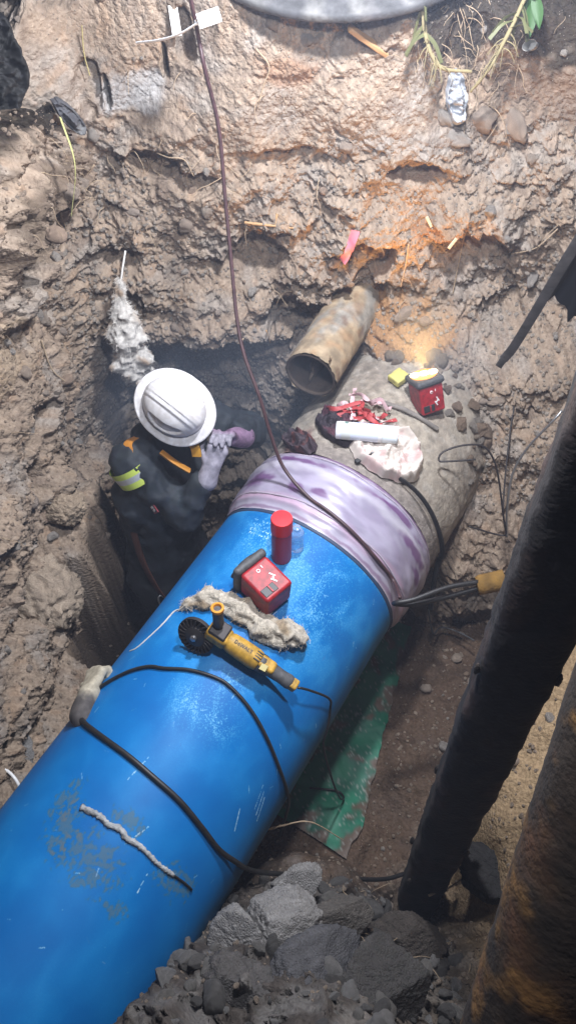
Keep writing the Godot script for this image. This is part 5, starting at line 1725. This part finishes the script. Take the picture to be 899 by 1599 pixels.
	# long roots one can tell apart
	var long := [[[-0.50, -0.395], [-0.42, -0.39], [-0.36, -0.40], [-0.33, -0.45]], [[0.70, -0.62], [0.68, -0.70], [0.665, -0.80], [0.65, -0.92]], [[-0.1, -0.06], [-0.06, -0.10], [-0.08, -0.16], [-0.10, -0.22]], [[0.45, -0.70], [0.45, -0.80], [0.44, -0.88]], [[0.98, -0.62], [0.92, -0.70], [0.85, -0.76]], [[-0.20, -1.12], [-0.12, -1.07], [-0.08, -1.03]], [[-0.62, -1.0], [-0.60, -1.08], [-0.61, -1.15]], [[-0.38, -1.15], [-0.385, -1.22], [-0.38, -1.3]]]
	for f in long:
		var pts := []
		for q in f:
			pts.append(back_at(q[0], q[1]) + Vector3(0, 0, 0.014))
		put("root", tube(pts, [0.0032, 0.0016], 0.012, 6, Color(1, 1, 1), 0.3), "root_fibre", get_node("earth_wall"))
	for f in [[[-2.52, -0.3], [-2.5, -0.45], [-2.52, -0.55], [-2.5, -0.68]], [[-2.22, -0.80], [-2.2, -0.92], [-2.21, -1.0]], [[-1.5, -1.5], [-1.55, -1.53], [-1.6, -1.50]]]:
		var pts := []
		for q in f:
			pts.append(left_at(q[0], q[1]) + Vector3(0.014, 0, 0))
		put("root", tube(pts, [0.0034, 0.002], 0.012, 6, Color(1, 1, 1), 0.3), "root_fibre", get_node("earth_wall_001"))
	# steel plate on the ground at the top edge, its rounded edge hanging over
	o = thing("steel_plate", "large grey round edged steel plate overhanging the top of the wall", "steel plate", Vector3(0.17, 0.155, -2.85), Basis.from_euler(Vector3(0.32, 0.0, 0.03)))
	var p := PackedVector3Array()
	var c := PackedColorArray()
	for row in [[0.0, 0.022], [0.5, 0.022], [0.97, 0.020], [1.0, 0.012], [1.0, -0.006], [0.97, -0.012], [0.0, -0.012]]:
		for i in 97:
			var a := TAU * i / 96.0
			var x: float = cos(a) * 0.44 * row[0]
			var z: float = sin(a) * 0.30 * row[0]
			p.append(Vector3(x, row[1], z))
			var w := n_warp.get_noise_2d(x, z)
			c.append(Color(0.10, 0.10, 0.105).lerp(Color(0.19, 0.185, 0.18), smoothstep(0.0, 0.4, w)))
	put("plate_disc", sheet(p, 97, 7, c, 1.0, PackedVector2Array(), true), "rust", o)
	# the green sheet on the floor
	p = PackedVector3Array()
	c = PackedColorArray()
	for j in 150:
		var along := lerpf(-0.66, 0.42, j / 149.0)
		for i in 80:
			var r := lerpf(-0.20, lerpf(0.60, 0.36, clampf((along + 0.55) / 0.95, 0.0, 1.0)) + 0.012 * n_warp.get_noise_2d(along, 3.0), i / 79.0)
			var e := lerpf(0.0, 1.0, j / 149.0)
			var q := AX + DX * along + E1 * r
			var f := floor_at(q.x, q.z)
			var w := n_tone.get_noise_2d(q.x * 2.0, q.z * 2.0)
			var n := n_fine.get_noise_2d(q.x * 1.3, q.z * 1.3)
			p.append(Vector3(q.x, f.y + 0.020 + 0.004 * n_warp.get_noise_2d(q.x, q.z), q.z))
			var k := Color(0.014, 0.155, 0.09).lerp(Color(0.012, 0.11, 0.07), smoothstep(-0.3, 0.3, w))
			k = k.lerp(Color(0.10, 0.068, 0.048), smoothstep(0.12, 0.38, n_mid.get_noise_2d(q.x * 0.8, q.z * 0.8) * 0.5 + w * 0.7 - 0.22 + 0.35 * smoothstep(0.90, 1.0, i / 79.0) + 0.3 * smoothstep(-0.52, -0.66, along)))
			k = k.lerp(Color(0.30, 0.33, 0.30), smoothstep(0.42, 0.55, n + 0.3 * w) * 0.6)
			c.append(k)
	tag(put("green_sheet", sheet(p, 80, 150, c, 1.0), "painted"), "muddy green plastic sheet on the floor beside the blue pipe", "plastic sheet")


func broken_concrete() -> void:
	var g := Color(0.25, 0.245, 0.24)
	var list := [
		[-0.02, -1.52, -0.43, Vector3(0.13, 0.08, 0.10), 11, "broken grey concrete chunk with dark hollow face, topmost of the rubble", g, Vector3(0.5, 0.3, -0.2)],
		[-0.13, -1.50, -0.38, Vector3(0.10, 0.10, 0.10), 12, "jagged grey concrete chunk wedged against the blue pipe", g, Vector3(0.2, 1.0, 0.3)],
		[-0.21, -1.42, -0.27, Vector3(0.10, 0.09, 0.08), 13, "pale grey rubble chunk low against the blue pipe", Color(0.20, 0.20, 0.21), Vector3(0.8, 0.2, 0.5)],
		[0.07, -1.36, -0.25, Vector3(0.19, 0.08, 0.13), 14, "largest dark slab of broken concrete in the rubble", Color(0.085, 0.085, 0.092), Vector3(0.35, 0.5, -0.3)],
		[-0.12, -1.34, -0.22, Vector3(0.13, 0.09, 0.10), 15, "dark pitted concrete chunk at the bottom edge", Color(0.085, 0.08, 0.078), Vector3(0.1, 2.0, 0.4)],
		[0.02, -1.70, -0.55, Vector3(0.11, 0.06, 0.08), 16, "small pointed chunk at the top of the rubble beside the cable", g, Vector3(0.4, 0.8, 0.2)],
		[0.16, -1.62, -0.47, Vector3(0.12, 0.06, 0.08), 17, "flat brown grey chunk right of the topmost concrete", Color(0.11, 0.10, 0.09), Vector3(0.3, 0.3, -0.4)],
		[0.25, -1.40, -0.25, Vector3(0.17, 0.10, 0.13), 18, "black crumbly chunk at the bottom between the slab and the rusty pipe", Color(0.055, 0.052, 0.05), Vector3(0.2, 0.1, -0.3)],
		[-0.25, -1.36, -0.16, Vector3(0.08, 0.08, 0.07), 19, "grey chunk in the lowest corner against the blue pipe", g, Vector3(0.9, 0.9, 0.1)],
		[0.70, -1.88, -0.66, Vector3(0.11, 0.17, 0.11), 20, "charcoal black earth clump between the post and the rusty pipe", Color(0.035, 0.034, 0.035), Vector3(0.3, 0.3, 0.2)],
		[0.40, -1.80, -0.44, Vector3(0.14, 0.10, 0.10), 21, "dark brown earth clump with roots at the foot of the post", Color(0.06, 0.05, 0.042), Vector3(0.1, 0.3, -0.2)],
		[-1.06, -1.86, -1.05, Vector3(0.11, 0.08, 0.12), 22, "grey rock at the left edge above the white cable", Color(0.24, 0.235, 0.23), Vector3(0.3, 0.2, 0.1)],
		[-0.99, -1.90, -0.88, Vector3(0.10, 0.06, 0.09), 23, "dark rock at the left edge under the white cable", Color(0.12, 0.11, 0.10), Vector3(0.1, 0.9, 0.2)],
		[-1.02, -1.72, -1.66, Vector3(0.18, 0.15, 0.19), 24, "large rounded tan boulder on the left ledge", Color(0.40, 0.325, 0.25), Vector3(0.2, 0.4, 0.3)],
		[-0.90, -1.48, -1.93, Vector3(0.09, 0.07, 0.08), 25, "tan knob of hard earth in the lower left wall", Color(0.38, 0.30, 0.22), Vector3(0.4, 0.4, 0.3)],
	]
	for f in list:
		var at := Vector3(f[0], f[1], f[2])
		var round: bool = f[4] == 24 or f[4] == 25
		var m := lump(f[4] * 7, 22 if round else 12, f[3], f[6], 30, 0.12 if round else 0.075, 0.80 if round else 0.42)
		var kind: String = "boulder" if round else ("earth_clump" if (f[4] == 20 or f[4] == 21) else "concrete_chunk")
		tag(put(kind, m, "rock", self, Transform3D(Basis.from_euler(f[7]), at)), f[5], "boulder" if round else ("earth clump" if kind == "earth_clump" else "rubble"), "broken concrete rubble" if kind == "concrete_chunk" else "")
	# smaller rubble: parts of the bank
	var kinds := []
	for k in 8:
		kinds.append(lump(500 + k, 10, Vector3(1.0, 0.7, 0.85), [Color(0.30, 0.295, 0.29), Color(0.17, 0.165, 0.16), Color(0.12, 0.115, 0.11), Color(0.26, 0.25, 0.235)][k % 4], 8, 0.09, 0.40))
	for k in 230:
		var x := rng.randf_range(-0.32, 0.55)
		var z := rng.randf_range(-0.62, -0.08)
		var o := put("rubble_stone", kinds[rng.randi() % 8], "rock", get_node("pit_floor"))
		var r := 0.010 + 0.045 * pow(rng.randf(), 2.2)
		o.transform = Transform3D(Basis.from_euler(Vector3(rng.randf() * TAU, rng.randf() * TAU, rng.randf() * TAU)).scaled(Vector3.ONE * r), floor_at(x, z) + Vector3(0, r * 0.2, 0))
	# earth slumped over the far end of the concrete pipe
	var slump := []
	for k in 6:
		slump.append(lump(700 + k, 11, Vector3(1.0, 0.7, 0.85), [Color(0.44, 0.37, 0.30), Color(0.40, 0.36, 0.32), Color(0.38, 0.29, 0.22)][k % 3], 8, 0.14, 0.5))
	for k in 64:
		var deg := -24.0 + 104.0 * rng.randf()
		var t := 0.97 - 0.0024 * maxf(deg, 0.0) - 0.15 * pow(rng.randf(), 1.6)
		var o := put("stone", slump[rng.randi() % 6], "soil", get_node("earth_wall"))
		var r := 0.010 + 0.045 * pow(rng.randf(), 2.0) * smoothstep(0.70, 0.92, t + 0.0024 * maxf(deg, 0.0))
		o.transform = Transform3D(Basis.from_euler(Vector3(rng.randf() * TAU, rng.randf() * TAU, rng.randf() * TAU)).scaled(Vector3.ONE * r), on_main(t, deg, 0.402 + r * 0.3))
	for k in 40:
		var x := rng.randf_range(0.15, 0.65)
		var z := rng.randf_range(-0.62, -0.35)
		hang_root(get_node("pit_floor"), floor_at(x, z), Vector3(0, 1, 0.2), rng.randf_range(0.06, 0.16), 0.0014)
	for f in [[Vector3(-0.11, -1.68, -0.72), Vector3(-0.02, -1.80, -0.78), Vector3(0.08, -1.83, -0.80), Vector3(0.20, -1.98, -0.78)], [Vector3(0.62, -1.9, -0.80), Vector3(0.60, -1.85, -0.86), Vector3(0.67, -1.72, -0.9), Vector3(0.74, -1.70, -0.88)], [Vector3(0.50, -2.02, -0.60), Vector3(0.57, -2.0, -0.62), Vector3(0.64, -1.97, -0.66)]]:
		put("root", tube(f, [0.004, 0.0015], 0.012, 6, Color(1, 1, 1), 0.5), "root_fibre", get_node("pit_floor"))


func weeds() -> void:
	var base := Vector3(0.56, -0.10, -2.60)
	var list := [[[Vector3(0.40, 0.10, -2.66), Vector3(0.42, 0.0, -2.60), Vector3(0.47, -0.07, -2.57), Vector3(0.57, -0.085, -2.57)], "bent dry weed stalk at the top of the wall left of the plastic scrap"], [[Vector3(0.72, 0.12, -2.66), Vector3(0.67, 0.02, -2.60), Vector3(0.62, -0.08, -2.57), Vector3(0.58, -0.15, -2.58)], "straight dry weed stalk at the top of the wall leaning right"]]
	for f in list:
		var o := thing("weed", f[1], "weed", f[0][3])
		var pts := []
		for q in f[0]:
			pts.append((q as Vector3) - o.position)
		put("stalk", tube(pts, [0.007, 0.005], 0.015, 7, Color(1, 1, 1), 0.3), "stem", o)
		for k in 12:
			var a: Vector3 = (pts[1] as Vector3).lerp(pts[2], rng.randf())
			var d := Vector3(rng.randfn() * 0.6, -0.5 + rng.randfn() * 0.5, 0.3 + 0.4 * rng.randf()).normalized()
			put("side_shoot", tube([a, a + d * 0.03, a + d * 0.055 + Vector3(0, -0.025, 0)], [0.0022, 0.0008], 0.012, 5), "stem", o)
		for k in 7:
			var a: Vector3 = (pts[0] as Vector3).lerp(pts[1], rng.randf())
			var d := Vector3(rng.randfn(), -0.3 + rng.randfn() * 0.5, 0.5).normalized()
			put("dry_leaf", ribbon([a, a + d * 0.04, a + d * 0.075 + Vector3(0, -0.03, 0)], [Vector3(rng.randfn(), 0.2, 0.4)], 0.012, 0.001, Color(0.11, 0.115, 0.05)), "painted", o)
	var o := thing("green_weed", "bright green leafy weed at the top right of the wall", "weed", Vector3(0.74, 0.10, -2.68))
	for f in [[Vector3(0.0, -0.10, 0.05), 0.0], [Vector3(0.02, -0.06, 0.07), 0.6], [Vector3(-0.05, -0.04, 0.05), -0.7], [Vector3(-0.02, 0.04, 0.05), -0.3]]:
		var d: Vector3 = f[0]
		var p := PackedVector3Array()
		for j in 9:
			var k := j / 8.0
			var w := 0.019 * sin(PI * clampf(k * 0.92 + 0.08, 0.0, 1.0))
			for i in 5:
				var s := (i - 2) / 2.0
				p.append(d * k + Vector3(cos(f[1]), 0.1, sin(f[1])) * w * s + Vector3(0, -0.02 * k * k, 0.006 * absf(s)))
		put("leaf", sheet(p, 5, 9), "leaf", o)
	put("stem", tube([Vector3(0, 0.06, -0.03), Vector3(0, 0, 0), Vector3(0.0, -0.03, 0.02)], 0.003, 0.02, 6), "leaf", o)
	for k in 60:                                   # matted roots and stems of the turf edge
		var x := 0.38 + 0.24 * rng.randf() + (0.3 * rng.randf() if k > 40 else 0.0)
		hang_root(get_node("earth_wall"), back_at(x, rng.randf_range(-0.16, 0.04)), Vector3(0, 0, 1), rng.randf_range(0.05, 0.16), rng.randf_range(0.0009, 0.002))


func smoke() -> void:
	# banks of thin smoke, each of nested shells so that they thin out to the edge; the third is added for lamp bloom
	for f in [[Vector3(-0.22, -1.20, -2.25), Vector3(1.0, 0.8, 0.6), 0.075, "thin bluish smoke drifting behind the hard hat"], [Vector3(-0.60, -1.40, -2.22), Vector3(0.6, 1.0, 0.6), 0.055, "thin bluish smoke hanging in the corner left of the worker"], [Vector3(0.50, -0.96, -2.24), Vector3(0.46, 0.40, 0.46), 0.10, "thin haze added over the lit work light for its bloom"]]:
		for k in 2:
			var fog := FogVolume.new()
			fog.name = tidy("smoke")
			fog.shape = RenderingServer.FOG_VOLUME_SHAPE_ELLIPSOID
			fog.size = f[1] * (1.1 - 0.35 * k)
			fog.position = f[0] + Vector3(0.03, 0.02, 0.0) * k
			var m := FogMaterial.new()
			m.density = f[2] * (1.3 + 0.6 * k)
			m.albedo = Color(0.80, 0.88, 1.0)
			m.edge_fade = 0.6
			fog.material = m
			add_child(fog)
			tag(fog, f[3], "smoke", "smoke over the pit", "stuff")
